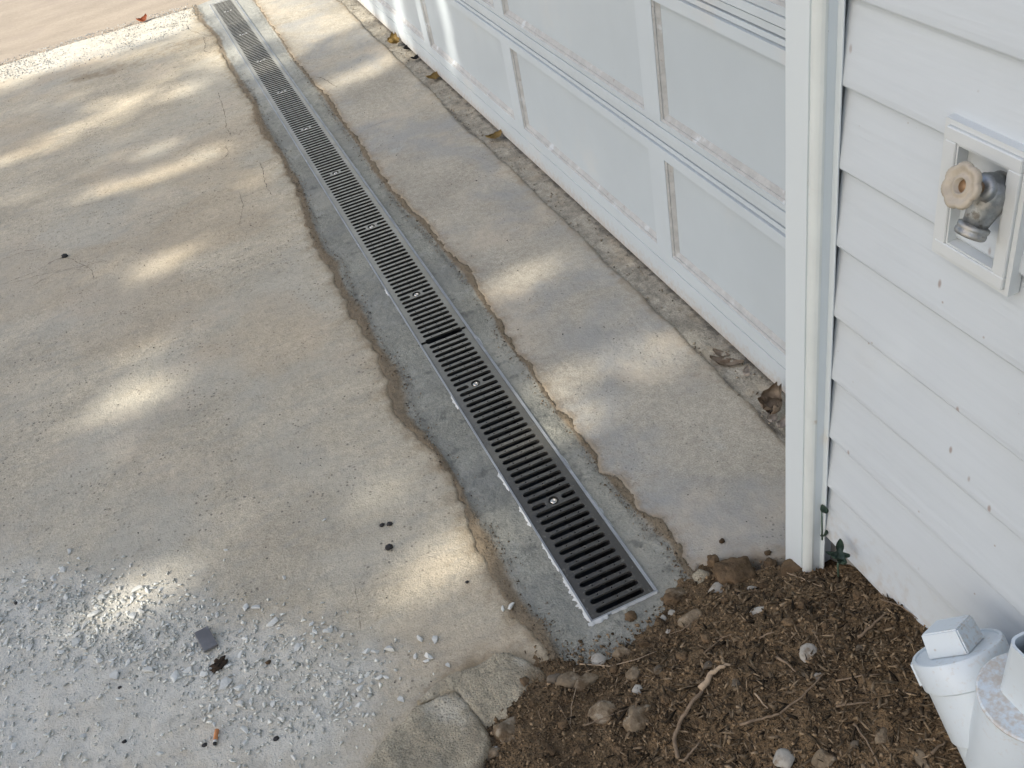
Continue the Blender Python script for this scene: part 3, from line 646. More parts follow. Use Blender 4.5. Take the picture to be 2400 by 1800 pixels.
GW = .0705; SR = .0076; XB = .0482           # half width of grate, slot end radius, where bars meet the side rails
def bar_mesh():
    bm = bmesh.new(); hy = (PITCH-2*SR)/2; zt, zb = 0.0, -.0055; xsn = [-.033, 0, .033]; hs = .0026
    holes = [[(x-hs, 0), (x, -hs*.9), (x+hs, 0), (x, hs*.9)] for x in xsn]
    plate(bm, [(-XB, -hy), (XB, -hy), (XB, hy), (-XB, hy)], holes, zb, zt)
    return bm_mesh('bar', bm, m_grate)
bar_me = bar_mesh()
def rails_mesh(half_cells_a, half_cells_b, s):
    """side rails with scalloped slot ends, from cell a to cell b (in pitches from the screw)"""
    bm = bmesh.new()
    if True:
        k = half_cells_a
        inner = []
        while k < half_cells_b-1e-6:
            k1 = min(math.floor(k+.5)+.5, half_cells_b)      # end of this slot's cell
            c = math.floor(k+.5)                              # slot centre index
            y0, y1 = k*PITCH, k1*PITCH; cy = c*PITCH
            pts = [(XB, y0)] if abs(y0-(cy-PITCH/2)) < 1e-6 else []
            a0 = -math.pi/2 if k < c-1e-6 else 0; a1 = math.pi/2 if k1 > c+1e-6 else 0
            pts += arc(XB, cy, SR, a0, a1, 6)
            inner += pts; k = k1
        if abs((half_cells_b % 1)-.5) < 1e-6: inner.append((XB, half_cells_b*PITCH))
        # walk cell by cell so every top face stays simple
        O = [(GW, p[1]) for p in inner]
        T1 = [bm.verts.new((s*p[0], p[1], 0)) for p in inner]; T2 = [bm.verts.new((s*p[0], p[1], 0)) for p in O]
        B1 = [bm.verts.new((s*p[0], p[1], -.0055)) for p in inner]; B2 = [bm.verts.new((s*p[0], p[1], -.011)) for p in O]
        for i in range(len(inner)-1):
            if abs(inner[i][1]-inner[i+1][1]) > 1e-7: bm.faces.new((T1[i], T1[i+1], T2[i+1], T2[i])); bm.faces.new((T2[i], T2[i+1], B2[i+1], B2[i]))
            bm.faces.new((T1[i], T1[i+1], B1[i+1], B1[i]))
    bmesh.ops.recalc_face_normals(bm, faces=bm.faces)
    for f in bm.faces:
        if abs(f.normal.z) > .9 and f.normal.z < 0: f.normal_flip()
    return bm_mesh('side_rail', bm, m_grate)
def boss_mesh():
    bm = bmesh.new(); hy = PITCH*1.5-SR*2-(PITCH-2*SR)/2+.0
    yo = PITCH-SR; xi = .020
    out = [(-XB, -yo), (XB, -yo), (XB, -SR), (xi+SR, -SR)]+arc(xi+SR, 0, SR, -math.pi/2, -1.5*math.pi, 8)[1:-1]+[(xi+SR, SR), (XB, SR), (XB, yo), (-XB, yo), (-XB, SR), (-xi-SR, SR)]+arc(-xi-SR, 0, SR, math.pi/2, -math.pi/2, 8)[1:-1]+[(-xi-SR, -SR), (-XB, -SR)]
    plate(bm, out, [arc(0, 0, .0132, 0, 2*math.pi, 24)[:-1]], -.0075, 0)
    v = [bm.verts.new((x, y, -.0075)) for x, y in arc(0, 0, .0134, 0, 2*math.pi, 24)[:-1]]; bm.faces.new(v)
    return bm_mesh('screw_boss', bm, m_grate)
def screw_mesh():
    bm = bmesh.new(); lathe(bm, (0, 0, -.0074), (0, 0, 1), [(.0088, 0), (.0088, .0035), (.0076, .0062), (.0048, .0074), (.0046, .0074), (.0040, .0045)], 24)
    return bm_mesh('screw', bm, m_steel, True)
boss_me, screw_me, rails_me = boss_mesh(), screw_mesh(), [rails_mesh(-9.985, 9.985, q) for q in (-1, 1)]
ordn = ['nearest', 'second', 'third', 'fourth', 'fifth', 'sixth', 'seventh', 'eighth', 'ninth', 'tenth']
gaps = [0, 0, .009, .009, .007, .006, .004, .004, .002, .0]
for i in range(10):
    y = Y_S0+i*GL+gaps[i]
    lab = f'charcoal slotted drain grate with one screw, {ordn[i]} of ten whole grates from the soil'
    if i == 9: lab = 'charcoal slotted drain grate at the far end of the channel, farthest from the soil'
    g = empty('drain_grate', dloc(y), lab, 'drain grate', 'slotted grates along the channel drain', rot=(0, 0, DANG))
    g.location.z = (.0, -.0006, .0004, .0006, -.0004, .0003, 0, .0004, 0, 0)[i]
    b = .985*10
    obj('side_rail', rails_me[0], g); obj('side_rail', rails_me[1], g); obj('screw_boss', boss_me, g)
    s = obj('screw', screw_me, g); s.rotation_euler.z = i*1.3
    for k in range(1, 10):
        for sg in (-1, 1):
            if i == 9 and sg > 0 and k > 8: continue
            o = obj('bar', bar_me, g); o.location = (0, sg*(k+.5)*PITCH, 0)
# the cut piece that fills the near end
yc = YN+.002
g = empty('drain_grate_offcut', dloc(yc), 'short charcoal grate offcut with three slots at the soil end of the channel', 'drain grate', rot=(0, 0, DANG))
y00 = Y_S0-13*PITCH-yc                        # centre of its first slot
for q in (-1, 1): obj('side_rail', rails_mesh(-.5, 2.985, q), g).location = (0, y00, 0)
for k in range(3): obj('bar', bar_me, g).location = (0, y00+(k+.5)*PITCH, 0)
y1e = y00-PITCH/2
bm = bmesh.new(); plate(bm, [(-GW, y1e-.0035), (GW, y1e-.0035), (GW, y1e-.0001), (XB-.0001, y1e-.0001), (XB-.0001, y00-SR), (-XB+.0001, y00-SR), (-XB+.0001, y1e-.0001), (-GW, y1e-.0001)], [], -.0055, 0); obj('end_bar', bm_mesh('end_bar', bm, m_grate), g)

# ---------------------------------------------------------------- stones, chips, litter
def hull_me(name, n, sc, mat, seed, bev=0, pw=1.0):
    r = random.Random(seed); bm = bmesh.new()
    for _ in range(n):
        v = Vector((r.gauss(0, 1), r.gauss(0, 1), r.gauss(0, 1))).normalized()*(.75+.25*r.random())
        bm.verts.new((v.x*sc[0], v.y*sc[1], v.z*sc[2]))
    ret = bmesh.ops.convex_hull(bm, input=bm.verts)
    bmesh.ops.delete(bm, geom=[v for v in bm.verts if not v.link_faces], context='VERTS')
    if bev: bmesh.ops.bevel(bm, geom=list(bm.edges), offset=bev, segments=1, affect='EDGES', clamp_overlap=True)
    return bm_mesh(name, bm, mat)
def blob_me(name, sc, mat, seed, sub=3, amp=.25, f=2.0):
    bm = bmesh.new(); bmesh.ops.create_icosphere(bm, subdivisions=sub, radius=1)
    from mathutils import noise as mn
    off = Vector((seed*3.7, seed*1.3, seed*2.1))
    for v in bm.verts:
        d = 1+amp*mn.noise(v.co*f+off)*1.6+amp*.5*mn.noise(v.co*f*3+off)+amp*.4*mn.noise(v.co*f*8+off)+amp*.3*mn.noise(v.co*f*19+off)
        q = v.co*d; v.co = Vector((q.x*sc[0], q.y*sc[1], q.z*sc[2]))
    return bm_mesh(name, bm, mat, True)
def rock_me(name, sc, mat, seed, sub=3, amp=.05, cuts=11):
    from mathutils import noise as mn
    r = random.Random(seed); bm = bmesh.new(); bmesh.ops.create_icosphere(bm, subdivisions=sub, radius=1)
    pl = [(Vector((r.gauss(0, 1), r.gauss(0, 1), r.gauss(0, 1))).normalized(), r.uniform(.55, .88)) for _ in range(cuts)]; off = Vector((seed*1.7 % 50, seed*.9 % 40, 3))
    for v in bm.verts:
        q = v.co.copy()
        for n_, d_ in pl:
            e = q.dot(n_)-d_
            if e > 0: q -= n_*e
        q *= 1+amp*mn.noise(q*2.2+off)*2+amp*.8*mn.noise(q*6+off)
        v.co = Vector((q.x*sc[0], q.y*sc[1], q.z*sc[2]))*1.12
    return bm_mesh(name, bm, mat, True)
def tris_of(me):
    me.calc_loop_triangles(); return np.array([v.co[:] for v in me.vertices]), np.array([t.vertices[:] for t in me.loop_triangles])
def scatter(name, tmpls, pos, scl, mat, kind='stuff', flat=1.0, tilt=.6, parent=None, tnt=None, **k):
    """many tiny pieces as one mesh"""
    Vs, Fs, Ts = [], [], []; base = 0; N = len(pos)
    yaw_ = rng.uniform(0, 2*np.pi, N); tx = rng.normal(0, tilt, N); ty = rng.normal(0, tilt, N)
    tint_ = rng.random(N) if tnt is None else tnt; ti = rng.integers(0, len(tmpls), N)
    for q, (TV, TF) in enumerate(tmpls):
        I = np.where(ti == q)[0]
        if not len(I): continue
        P = TV[None]*np.asarray(scl)[I].reshape(len(I), 1, -1)
        c, s = np.cos(tx[I])[:, None], np.sin(tx[I])[:, None]; y_, z_ = P[..., 1]*c-P[..., 2]*s, P[..., 1]*s+P[..., 2]*c; x_ = P[..., 0]
        c, s = np.cos(ty[I])[:, None], np.sin(ty[I])[:, None]; x_, z_ = x_*c+z_*s, -x_*s+z_*c
        c, s = np.cos(yaw_[I])[:, None], np.sin(yaw_[I])[:, None]; x_, y_ = x_*c-y_*s, x_*s+y_*c
        W = np.stack([x_, y_, z_*flat], -1)+np.asarray(pos)[I][:, None]
        Vs.append(W.reshape(-1, 3)); F = TF[None]+(np.arange(len(I))*len(TV))[:, None, None]+base
        Fs.append(F.reshape(-1, 3)); Ts.append(np.repeat(tint_[I], len(TV))); base += len(I)*len(TV)
    me = mesh_np(name, np.concatenate(Vs), np.concatenate(Fs), mat, dict(tint=np.concatenate(Ts)))
    return obj(name, me, parent, kind=kind, **k)
def T(me): r = tris_of(me); bpy.data.meshes.remove(me); return r
chipT = [T(hull_me('t', 9, (1, .75, .45), None, 100+i)) for i in range(6)]
crumbT = [T(hull_me('t', 7, (1, .85, .75), None, 200+i)) for i in range(5)]
stickT = [T(hull_me('t', 8, (1, .22, .16), None, 300+i)) for i in range(5)]

def zat(x, y): return float(z_slab(np.array([[x]]), np.array([[y]]))[0, 0])
def zso(x, y): return float(z_soil(np.array([[x]]), np.array([[y]]))[0, 0])
# --- limestone fines in the powdered corner and along the far joint
def sample(n, x0, x1, y0, y1, dens):
    X = rng.uniform(x0, x1, n*6); Y = rng.uniform(y0, y1, n*6); k = rng.random(n*6) < dens(X, Y); return X[k][:n], Y[k][:n]
BAND = PX([(-100,1380),(150,1330),(330,1340),(520,1420),(760,1480),(900,1540),(860,1640),(800,1740),(560,1720),(420,1640),(250,1560),(60,1520),(-100,1500)])
def d_fine(X, Y): return np.clip(a_dust(X, Y)*(.25+.75*sst(-.05, .06, sdf(BAND, X, Y)))*(.35+.9*fbm(X, Y, 7, 3, 61))*(Y < 3), 0, 1)
X, Y = sample(8500, -1.0, .2, 1.0, 2.1, d_fine)
s = .0013+.0075*rng.random(len(X))**3.2; Z = z_slab(X, Y)+s*.25
scatter('limestone_fines', chipT, np.stack([X, Y, Z], -1), np.stack([s, s, s*.8], -1), m_fine, tilt=.3, label='fine white crushed limestone scattered over the lower left driveway', cat='gravel')
X, Y = sample(6500, -1.1, .3, 5.9, 6.5, lambda X, Y: sst(-.05, .06, sdf(DUST2, X, Y)))
s = .002+.005*rng.random(len(X))**2; scatter('joint_gravel', chipT, np.stack([X, Y, s*.3-.001], -1), np.stack([s, s, s], -1), M('joint_gravel', (.34, .35, .335), .2, 60, .95, tint=.6), label='white crushed gravel filling the joint across the far driveway', cat='gravel')
# --- dark grit on the slabs
X, Y = sample(900, -1.0, .95, 1.1, 6.0, lambda X, Y: (sst(.5, .72, fbm(X, Y, 2.4, 3, 71))+.06)*((X < fl(L_out, Y)-.03) | (X > fl(R_out, Y)+.03)))
s = .0012+.0024*rng.random(len(X))**3; Z = np.where(X < fl(L_out, Y), z_slab(X, Y), z_apron(X, Y))+s*.3
scatter('dark_grit', crumbT, np.stack([X, Y, Z], -1), np.stack([s*1.3, s, s*.8], -1), m_dark, label='sparse dark grit specks lying on the concrete slabs', cat='grit')
# --- crumbly edge debris along the mortar joints
NC = 11000; yy = 1.12+3.9*rng.random(NC)**1.5; side = rng.random(NC) < .56
xe = np.where(side, fl(L_in, yy)+rng.normal(-.012, .016, NC), fl(R_in, yy)+rng.normal(.006, .012, NC))
k = fbm(xe, yy, 6, 3, 81) > rng.random(NC)*.9; xe, yy = xe[k], yy[k]
s = .0010+.0032*rng.random(len(xe))**3
scatter('mortar_crumbs', crumbT, np.stack([xe, yy, z_patch(xe, yy)+s*.35], -1), np.stack([s, s, s*.8], -1), M('mortar_crumb', (.165, .125, .08), .3, 60, .95, tint=.7), label='brown and grey mortar crumbs along the ragged concrete edges', cat='crumbs')
# --- door threshold debris
X = rng.uniform(.975, 1.06, 1500); Y = rng.uniform(1.1, 6.4, 1500); s = .0015+.005*rng.random(1500)**4
scatter('threshold_grit', crumbT, np.stack([X, Y, -.004+s*.3], -1), np.stack([s, s, s*.7], -1), M('threshold_grit', (.24, .205, .15), .3, 60, .95, tint=.6), label='loose grit gathered in the gap under the garage door', cat='grit')
# --- soil crumbs and mulch
def in_soil(X, Y): return (Y < np.interp(X, sx, sy)+.0)*1.0*((X < .80))
X, Y = sample(30000, -.15, .80, .35, 1.30, lambda X, Y: np.clip(sst(.035, -.02, Y-np.interp(X, sx, sy)-.05*(fbm(X, Y, 14, 3, 57)-.5)), 0, 1)*(X < .8)); s = .0013+.006*rng.random(len(X))**4
scatter('soil_crumbs', crumbT, np.stack([X, Y, np.maximum(z_soil(X, Y), -.002)+s*.3], -1), np.stack([s, s*.9, s*.8], -1), m_crumb, label='loose brown soil crumbs covering the bed by the wall', cat='soil')
def d_mulch(X, Y): return in_soil(X, Y)*sst(.18, .42, X+.25*(1.0-Y))*sst(1.16, .95, Y+.1*(fbm(X, Y, 8, 3, 91)-.5))*(.35+.9*fbm(X, Y, 6, 3, 90))
X, Y = sample(7000, -.05, .79, .35, 1.18, d_mulch); ln = .004+.020*rng.random(len(X))**2.5
scatter('mulch_chips', stickT, np.stack([X, Y, z_soil(X, Y)+.003], -1), np.stack([ln, ln*.9, .004+ln*.5], -1), m_mulch, tilt=.35, label='shredded brown wood mulch strewn over the soil bed', cat='mulch', tnt=rng.random(len(X))**1.6)

# --- countable limestone chips
lime_me = [hull_me('limestone_chip', 13, (1, .72, .42), m_lime, 400+i, .05) for i in range(10)]
for me in lime_me:
    at = me.attributes.new('tint', 'FLOAT', 'POINT'); at.data.foreach_set('value', np.full(len(me.vertices), random.random(), np.float32))
big = [((325,1385),34,.9,.5),((222,1440),34,.95,.32),((240,1402),22,.8,.5),((158,1400),22,.4,.7),((180,1508),26,.3,.8),((90,1425),22,.5,.6),((232,1550),26,.9,.8),((265,1545),22,.2,.8),((270,1585),30,.6,.7),((350,1575),30,.8,.7),((410,1590),34,.3,.6),((440,1570),26,.9,.8),((480,1580),30,.6,.8),((530,1605),36,.2,.6),((565,1615),30,.9,.6),((610,1620),24,.3,.8),((565,1655),30,.7,.9),((490,1660),22,.5,.8),((575,1715),28,.6,.6),((640,1460),36,1.0,.4),((575,1425),24,.3,.7),((600,1425),26,.8,.7),((665,1355),18,.5,.7),((340,1555),24,.5,.4),((300,1555),22,.2,.7),((145,1530),22,.7,.7),((15,1505),26,.4,.7),((70,1520),20,.3,.7),((640,1650),22,.4,.6),((705,1650),22,.6,.6),((385,1400),18,.3,.5),((290,1410),18,.6,.8),((360,1380),18,.9,.5),((770,1480),28,.9,.4),((800,1490),22,.4,.6)]
tagL = dict(cat='stone', group='loose limestone chips on the driveway')
def chip(px, py, size_px, ratio_i, rot, lab, flat=1.0, me=None):
    p = G(px, py); r = (p-Vector((0, 0, H))).length*size_px/FOC*.56
    o = obj('limestone_chip', me or random.choice(lime_me), label=lab, **tagL); o.location = (p.x, p.y, zat(p.x, p.y)+r*.16); o.scale = (r, r*(.6+.5*ratio_i), r*flat*.9)
    o.rotation_euler = (random.gauss(0, .15), random.gauss(0, .15), rot*3.1); return o
for i, (q, s_, rt, ra) in enumerate(big):
    chip(q[0], q[1], s_, ra, rt, {0: 'brightest white limestone slab chip in the sunlit patch of gravel', 1: 'long pointed white limestone sliver below the sunlit gravel patch', 19: 'long flat limestone flake beside the thin crack in the driveway', 13: 'broad pale limestone flake just below the dark clump of debris'}.get(i, 'white limestone chip lying loose on the dusty lower left driveway'))
n = 0
while n < 150:
    px = random.uniform(0, 900); py = random.uniform(1250, 1790); p = G(px, py)
    if random.random() > float(d_fine(np.array([p.x]), np.array([p.y]))[0])*1.7: continue
    chip(px, py, random.choice((11, 12, 13, 14, 16, 18, 20, 24)), random.random(), random.random(), 'white limestone chip '+('in the dust above the metal offcut' if py < 1480 and px > 330 else 'in the dust left of the metal offcut' if px < 420 else 'in the dust between the metal offcut and the cigarette butt' if px < 640 else 'in the dust beside the broken slab edge')); n += 1
for q, s_ in (((985,1497),26),((1020,1500),24),((915,1525),34),((1005,1540),28),((975,1540),20),((940,1640),22),((890,1590),22),((905,1590),18),((1050,1560),16),((1180,1428),20),((1200,1422),26),((1000,1550),18),((760,1220),12),((530,1290),14)):
    p = G(*q); r = p.length and (p-Vector((0, 0, H))).length*s_/FOC*.56
    o = obj('limestone_chip', random.choice(lime_me), label='white limestone chip in the debris at the broken slab edge', cat='stone', group='limestone chips at the broken slab edge'); o.location = (p.x, p.y, max(zat(p.x, p.y), -.01)+r*.25); o.scale = (r, r*.8, r); o.rotation_euler.z = random.random()*6

# --- dark pebbles on the driveway
for i, (q, s_, lab) in enumerate((((913,1285),17,'single black pebble on the tan slab left of the near grate'), ((914,1230),13,'black crumb in the pair above the black pebble, right one'), ((896,1232),11,'black crumb in the pair above the black pebble, left one'), ((480,1748),11,'small black pebble left of the cigarette butt'),
        ((153,602),12,'dark pebble near the left edge among cracks'), ((1095,1365),8,'tiny dark pebble in the sunlit patch left of the drain'), ((292,1740),9,'small dark pebble on bare concrete at the bottom left'), ((282,1613),9,'black crumb in white dust left of the limestone chips'), ((40,1415),9,'dark pebble in dust at the left edge'), ((648,1733),12,'dark crumb at the bottom right of the gravel'), ((1692,1270),13,'brown crumb on the apron above the square clod'), ((1800,1298),14,'dark crumb on the apron left of the white trim'))):
    p = G(*q); r = (p-Vector((0, 0, H))).length*s_/FOC*.55
    o = obj('pebble', blob_me('pebble', (1, .85, .65), m_dark if i < 10 else m_clod, 20+i, 2), label=lab, cat='pebble'); o.location = (p.x, p.y, r*.45); o.scale = (r,)*3

# --- broken slab edge
def chunk(name, poly, h, slope, lab, seed):
    P = np.array(poly); x0, y0 = P.min(0)-.03; x1, y1 = P.max(0)+.03; c = P.mean(0)
    def zf(X, Y):
        d = sdf(poly, X, Y)+.007+(fbm(X, Y, 18, 3, seed)-.5)*.016
        top = h+slope[0]*(X-c[0])+slope[1]*(Y-c[1])+.016*(fbm(X, Y, 9, 3, seed+1)-.5)+.011*(fbm(X, Y, 30, 4, seed+2)-.5)
        return -.06+(top+.06)*sst(-.012, .012, d)
    o = hfield(name, np.arange(x0, x1, .005), np.arange(y0, y1, .005), zf, m_chunk,
        dict(dirt=lambda X, Y: np.clip(sst(.02, .16, X-c[0]+.5*(c[1]-Y)+.02)*.62, 0, 1)), keep=lambda X, Y: sdf(poly, X, Y) > -.03)
    return link(o, None, lab, 'concrete')
c7 = lambda l: PX([(800+x*.3617, 1200+y*.3617) for x, y in l])
chunk('concrete_chunk', c7([(500,1245),(620,1130),(760,1060),(900,1000),(1000,945),(1100,930),(1180,955),(1290,1010),(1370,1130),(1330,1240),(1180,1360),(1040,1400),(930,1400),(850,1300),(760,1190),(640,1205)]), .008, (-.03, .12), 'upper piece of the broken tan slab edge next to the soil', 500)
chunk('concrete_chunk', c7([(150,1700),(330,1440),(480,1285),(640,1215),(745,1190),(830,1260),(890,1340),(960,1450),(950,1580),(900,1700),(800,1900),(300,2000)]), .010, (-.05, .06), 'lower rounded piece of broken tan slab at the bottom edge', 520)

# --- stones in the soil
def soil_stone(px, py, w, h, mat, lab, seed, ang=0, kind='blob', zz=None, name='stone', sink=-.2, **k):
    z = .02
    for _ in range(6):
        p = G(px, py, z); z = zso(p.x, p.y) if zz is None else zz
    f_ = (p-Vector((0, 0, H))).length/FOC
    k_ = {m_tanst: 1.0, m_grst: .75}.get(mat, .9); sc = (w*f_*.5*k_, h*f_*.60*k_, min(w, h)*f_*.42*k_)
    me = rock_me(name, sc, mat, seed, 3, .07 if kind == 'blob' else .03, 14 if kind == 'blob' else 9)
    o = obj(name, me, label=lab, cat=k.get('cat', 'stone'), group=k.get('group')); o.location = (p.x, p.y, z+sc[2]*sink); o.rotation_euler.z = ang; return o
stones = [((1497,1680),72,58,m_tanst,'large squarish tan stone in the soil, right of its neighbour','hull'), ((1415,1672),72,50,m_tanst,'tan stone just left of the large squarish one','blob'), ((1190,1712),72,66,m_tanst,'round tan stone at the foot of the broken slab','blob'), ((1140,1738),40,34,m_tanst,'smaller tan stone touching the round one on its left','blob'),
    ((1492,1618),36,22,m_whitest,'small white angular stone above the squarish tan stone','hull'), ((1405,1545),40,36,m_whitest,'blue-white stone at the end of the mortar strip','hull'), ((1465,1535),52,40,m_tanst,'brown flat stone right of the blue-white stone','blob'), ((1898,1532),44,44,m_whitest,'pale upright flake in the middle of the mulch','hull'),
    ((1838,1778),50,40,m_whitest,'white block at the bottom edge of the soil bed','hull'), ((1935,1775),58,34,m_tanst,'brown oval stone at the bottom edge right of the white block','blob'), ((1575,1435),24,20,m_whitest,'rounded white pebble topmost of three below the grate corner','blob'), ((1553,1450),22,22,m_whitest,'white pebble lower left of three below the grate corner','blob'), ((1567,1478),18,14,m_whitest,'smallest white pebble below the grate corner','blob'),
    ((1680,1385),52,36,m_whitest,'white broken mortar lump under the square brown clod','blob'), ((1640,1355),58,44,m_chunk,'grey mortar lump left of the square brown clod','blob'), ((1763,1382),26,22,m_whitest,'small pale stone at the right corner of the brown clod','hull'), ((1780,1432),52,24,m_whitest,'white crumbling chip in the soil right of the drain end','blob'), ((1730,1602),40,30,m_grst,'grey stone beside the curved root tip','blob'), ((1660,1560),44,26,m_grst,'dark grey stone left of the curved root','blob'),
    ((1622,1450),60,40,m_tanst,'brown lump on the soil just past the grate corner','blob'), ((1587,1390),52,42,m_tanst,'reddish brown lump right of the grate corner','blob'), ((1300,1590),44,34,m_grst,'grey brown stone below the mortar end','blob'), ((1330,1600),56,40,m_tanst,'brown stone under the mortar end, right of the grey one','blob'), ((1370,1600),60,36,m_tanst,'tan rubble stone below the blue-white stone','blob'), ((1160,1765),34,30,m_tanst,'brown stone below the round tan stone','blob'), ((1158,1757),26,14,m_whitest,'white flat chip under the round tan stone','hull'),
    ((1485,1580),40,30,m_tanst,'small brown stone left of the root on the soil','blob'), ((1545,1570),34,26,m_grst,'grey pebble between the drain end and the curved root','blob'), ((2070,1725),44,30,m_tanst,'grey brown stone in mulch left of the pipe','blob'), ((2160,1775),26,48,m_tanst,'upright tan stone beside the white pipe at the bottom','blob'), ((2005,1745),30,22,m_grst,'small grey stone in the mulch near the bottom','blob'), ((1915,1585),28,24,m_whitest,'small pale pebble in mulch below the upright flake','blob'), ((1890,1580),26,28,m_grst,'dark grey pebble in mulch below the upright flake','blob'), ((2015,1520),26,20,m_grst,'grey pebble in the mulch near the wall','blob')]
for i, (q, w, h, mt, lab, kd) in enumerate(stones): soil_stone(*q, w, h, mt, lab, 600+i, random.uniform(-.4, .4), kd)
# clods
def clod(px0, py0, w, h, lab, seed, hgt=.03, z=.0):
    p = G(px0, py0, z); f_ = (p-Vector((0, 0, H))).length/FOC
    o = obj('soil_clod', blob_me('soil_clod', (w*f_*.5, h*f_*.6, hgt), m_clod, seed, 4, .22, 1.6), label=lab, cat='clod')
    at = o.data.attributes.new('tint', 'FLOAT', 'POINT'); at.data.foreach_set('value', np.full(len(o.data.vertices), .55, np.float32))
    o.location = (p.x, p.y, z+hgt*.2); o.rotation_euler.z = -.25
clod(1723, 1350, 88, 78, 'square dark brown clod of earth on the apron corner', 11, .024, .004)
clod(1672, 1318, 26, 30, 'small reddish clod beside the square earth clod', 12, .012, .004)
clod(1878, 1352, 96, 60, 'brown clod of earth against the foot of the white trim', 13, .03, .012)
clod(1930, 1368, 80, 50, 'dark brown clod right of the trim foot', 14, .024, .012)
clod(1805, 1322, 28, 24, 'tiny reddish clod left of the trim foot', 15, .008, .0)
clod(1478, 1445, 26, 22, 'small dark clod on the mortar below the grate end', 16, .007, .0)
clod(1575, 1405, 40, 30, 'brown clod beside the near grate corner', 17, .012, .0)
for i in range(24):
    q = [(1700,1410),(1790,1375),(1830,1400),(1880,1420),(1655,1500),(1560,1500),(1510,1510),(1440,1570),(1850,1460),(1935,1470),(1990,1440),(2010,1400),(1950,1420),(1600,1540),(1330,1640),(1250,1650),(1230,1600),(1320,1700),(1290,1760),(1360,1760),(1090,1770),(1560,1640),(1600,1690),(1450,1760)][i]
    z = .02
    for _ in range(5): p = G(*q, z); z = zso(p.x, p.y)
    me = blob_me('soil_clod', (random.uniform(.006, .013), random.uniform(.006, .011), .006), m_clod, 40+i, 3, .35, 1.8)
    at = me.attributes.new('tint', 'FLOAT', 'POINT'); at.data.foreach_set('value', np.full(len(me.vertices), random.random(), np.float32))
    o = obj('soil_clod', me, label='small brown clod of earth lying on the soil bed', cat='clod', group='small clods on the soil bed'); o.location = (p.x, p.y, z+.003); o.rotation_euler.z = random.random()*3

# --- twigs and roots: photo points traced on the soil surface
def twig(pts, r, mat, lab, name='twig', lift=.004, taper=.5, grp=None, zf=None):
    P = []
    for q in pts:
        z = .02
        for _ in range(5): p = G(q[0], q[1], z); z = (zf or zso)(p.x, p.y)
        P.append(Vector((p.x, p.y, z+r+lift+(q[2] if len(q) > 2 else 0))))
    Q = []
    for i in range(len(P)-1):
        for k in range(4): Q.append(P[i].lerp(P[i+1], k/4)+Vector((random.gauss(0, r*.25), random.gauss(0, r*.25), random.gauss(0, r*.2))))
    Q.append(P[-1]); n = len(Q)
    bm = bmesh.new(); tube(bm, Q, [r*(1-(1-taper)*i/(n-1)) for i in range(n)], 8)
    return obj(name, bm_mesh(name, bm, mat, True), label=lab, cat='twig' if name == 'twig' else name, group=grp)
twig([(1590,1785),(1580,1740),(1600,1690),(1625,1650),(1650,1620),(1660,1590)], .0038, m_twig, 'thick curved grey root rising from the bottom of the soil bed', 'root', .006, .8)
twig([(1645,1625),(1665,1590),(1690,1572),(1712,1568)], .0062, m_root, 'bright tan root end at the tip of the curved root', 'root', .006, .35)
twig([(1735,1705),(1790,1690),(1825,1680),(1880,1640),(1930,1585)], .0026, m_twig, 'long brown stick lying across the mulch', lift=.006)
for i, (pts, r, lab) in enumerate([
    ([(1345,1570),(1352,1610),(1340,1660),(1338,1700)], .0014, 'thin pale rootlet hanging from the mortar end'),
    ([(1360,1560),(1430,1565),(1490,1550),(1540,1530)], .0016, 'thin straw running right from the mortar end'),
    ([(1310,1655),(1330,1690),(1345,1720)], .001, 'fine forked rootlet beside the hanging one'),
    ([(1262,1670),(1272,1700),(1265,1730)], .0009, 'fine rootlet above the round tan stone'),
    ([(1370,1705),(1420,1685),(1470,1665)], .002, 'stick under the two tan stones'),
    ([(1840,1345),(1880,1360),(1925,1380)], .0013, 'white fine root across the clod by the trim'),
    ([(2010,1500),(2040,1475),(2080,1440)], .004, 'grey brown stick leaning towards the wall'),
    ([(1905,1480),(1920,1510),(1935,1545)], .0016, 'thin straw beside the pale upright flake'),
    ([(1820,1545),(1845,1560),(1865,1580)], .0038, 'short grey stick left of the pale upright flake'),
    ([(1735,1395),(1760,1390),(1780,1385)], .0012, 'short fine root at the corner of the square clod'),
    ([(1960,1660),(2000,1655),(2040,1650)], .003, 'short brown stick in the lower mulch'),
    ([(1960,1600),(2010,1590),(2060,1585)], .0025, 'thin brown stick in the middle mulch'),
    ([(1600,1790),(1620,1770),(1640,1745)], .0035, 'short grey stick right of the curved root foot'),
    ([(2055,1370),(2075,1410),(2085,1425)], .0012, 'fine straw leaning against the siding foot'),
    ([(2065,1410),(2110,1425),(2150,1455)], .002, 'dry stem along the foot of the siding'),
    ([(1780,1500),(1800,1490),(1815,1488)], .003, 'short stick in soil right of the drain end'),
    ([(1650,1535),(1690,1500),(1715,1490)], .0018, 'thin stick in the soil above the root tip'),
    ([(1620,1465),(1600,1480),(1570,1490)], .0018, 'orange brown straw below the grate corner'),
    ([(2000,1700),(2030,1740),(2060,1800)], .0028, 'dark stick near the bottom of the bed'),
    ([(1770,1630),(1785,1650),(1800,1665)], .0025, 'pale splinter right of the root'),
    ([(2180,1770),(2200,1755),(2215,1745)], .0035, 'short stick touching the white pipe')]):
    twig(pts, r*.72, m_twig if i not in (0, 1, 5, 19) else m_root, lab)

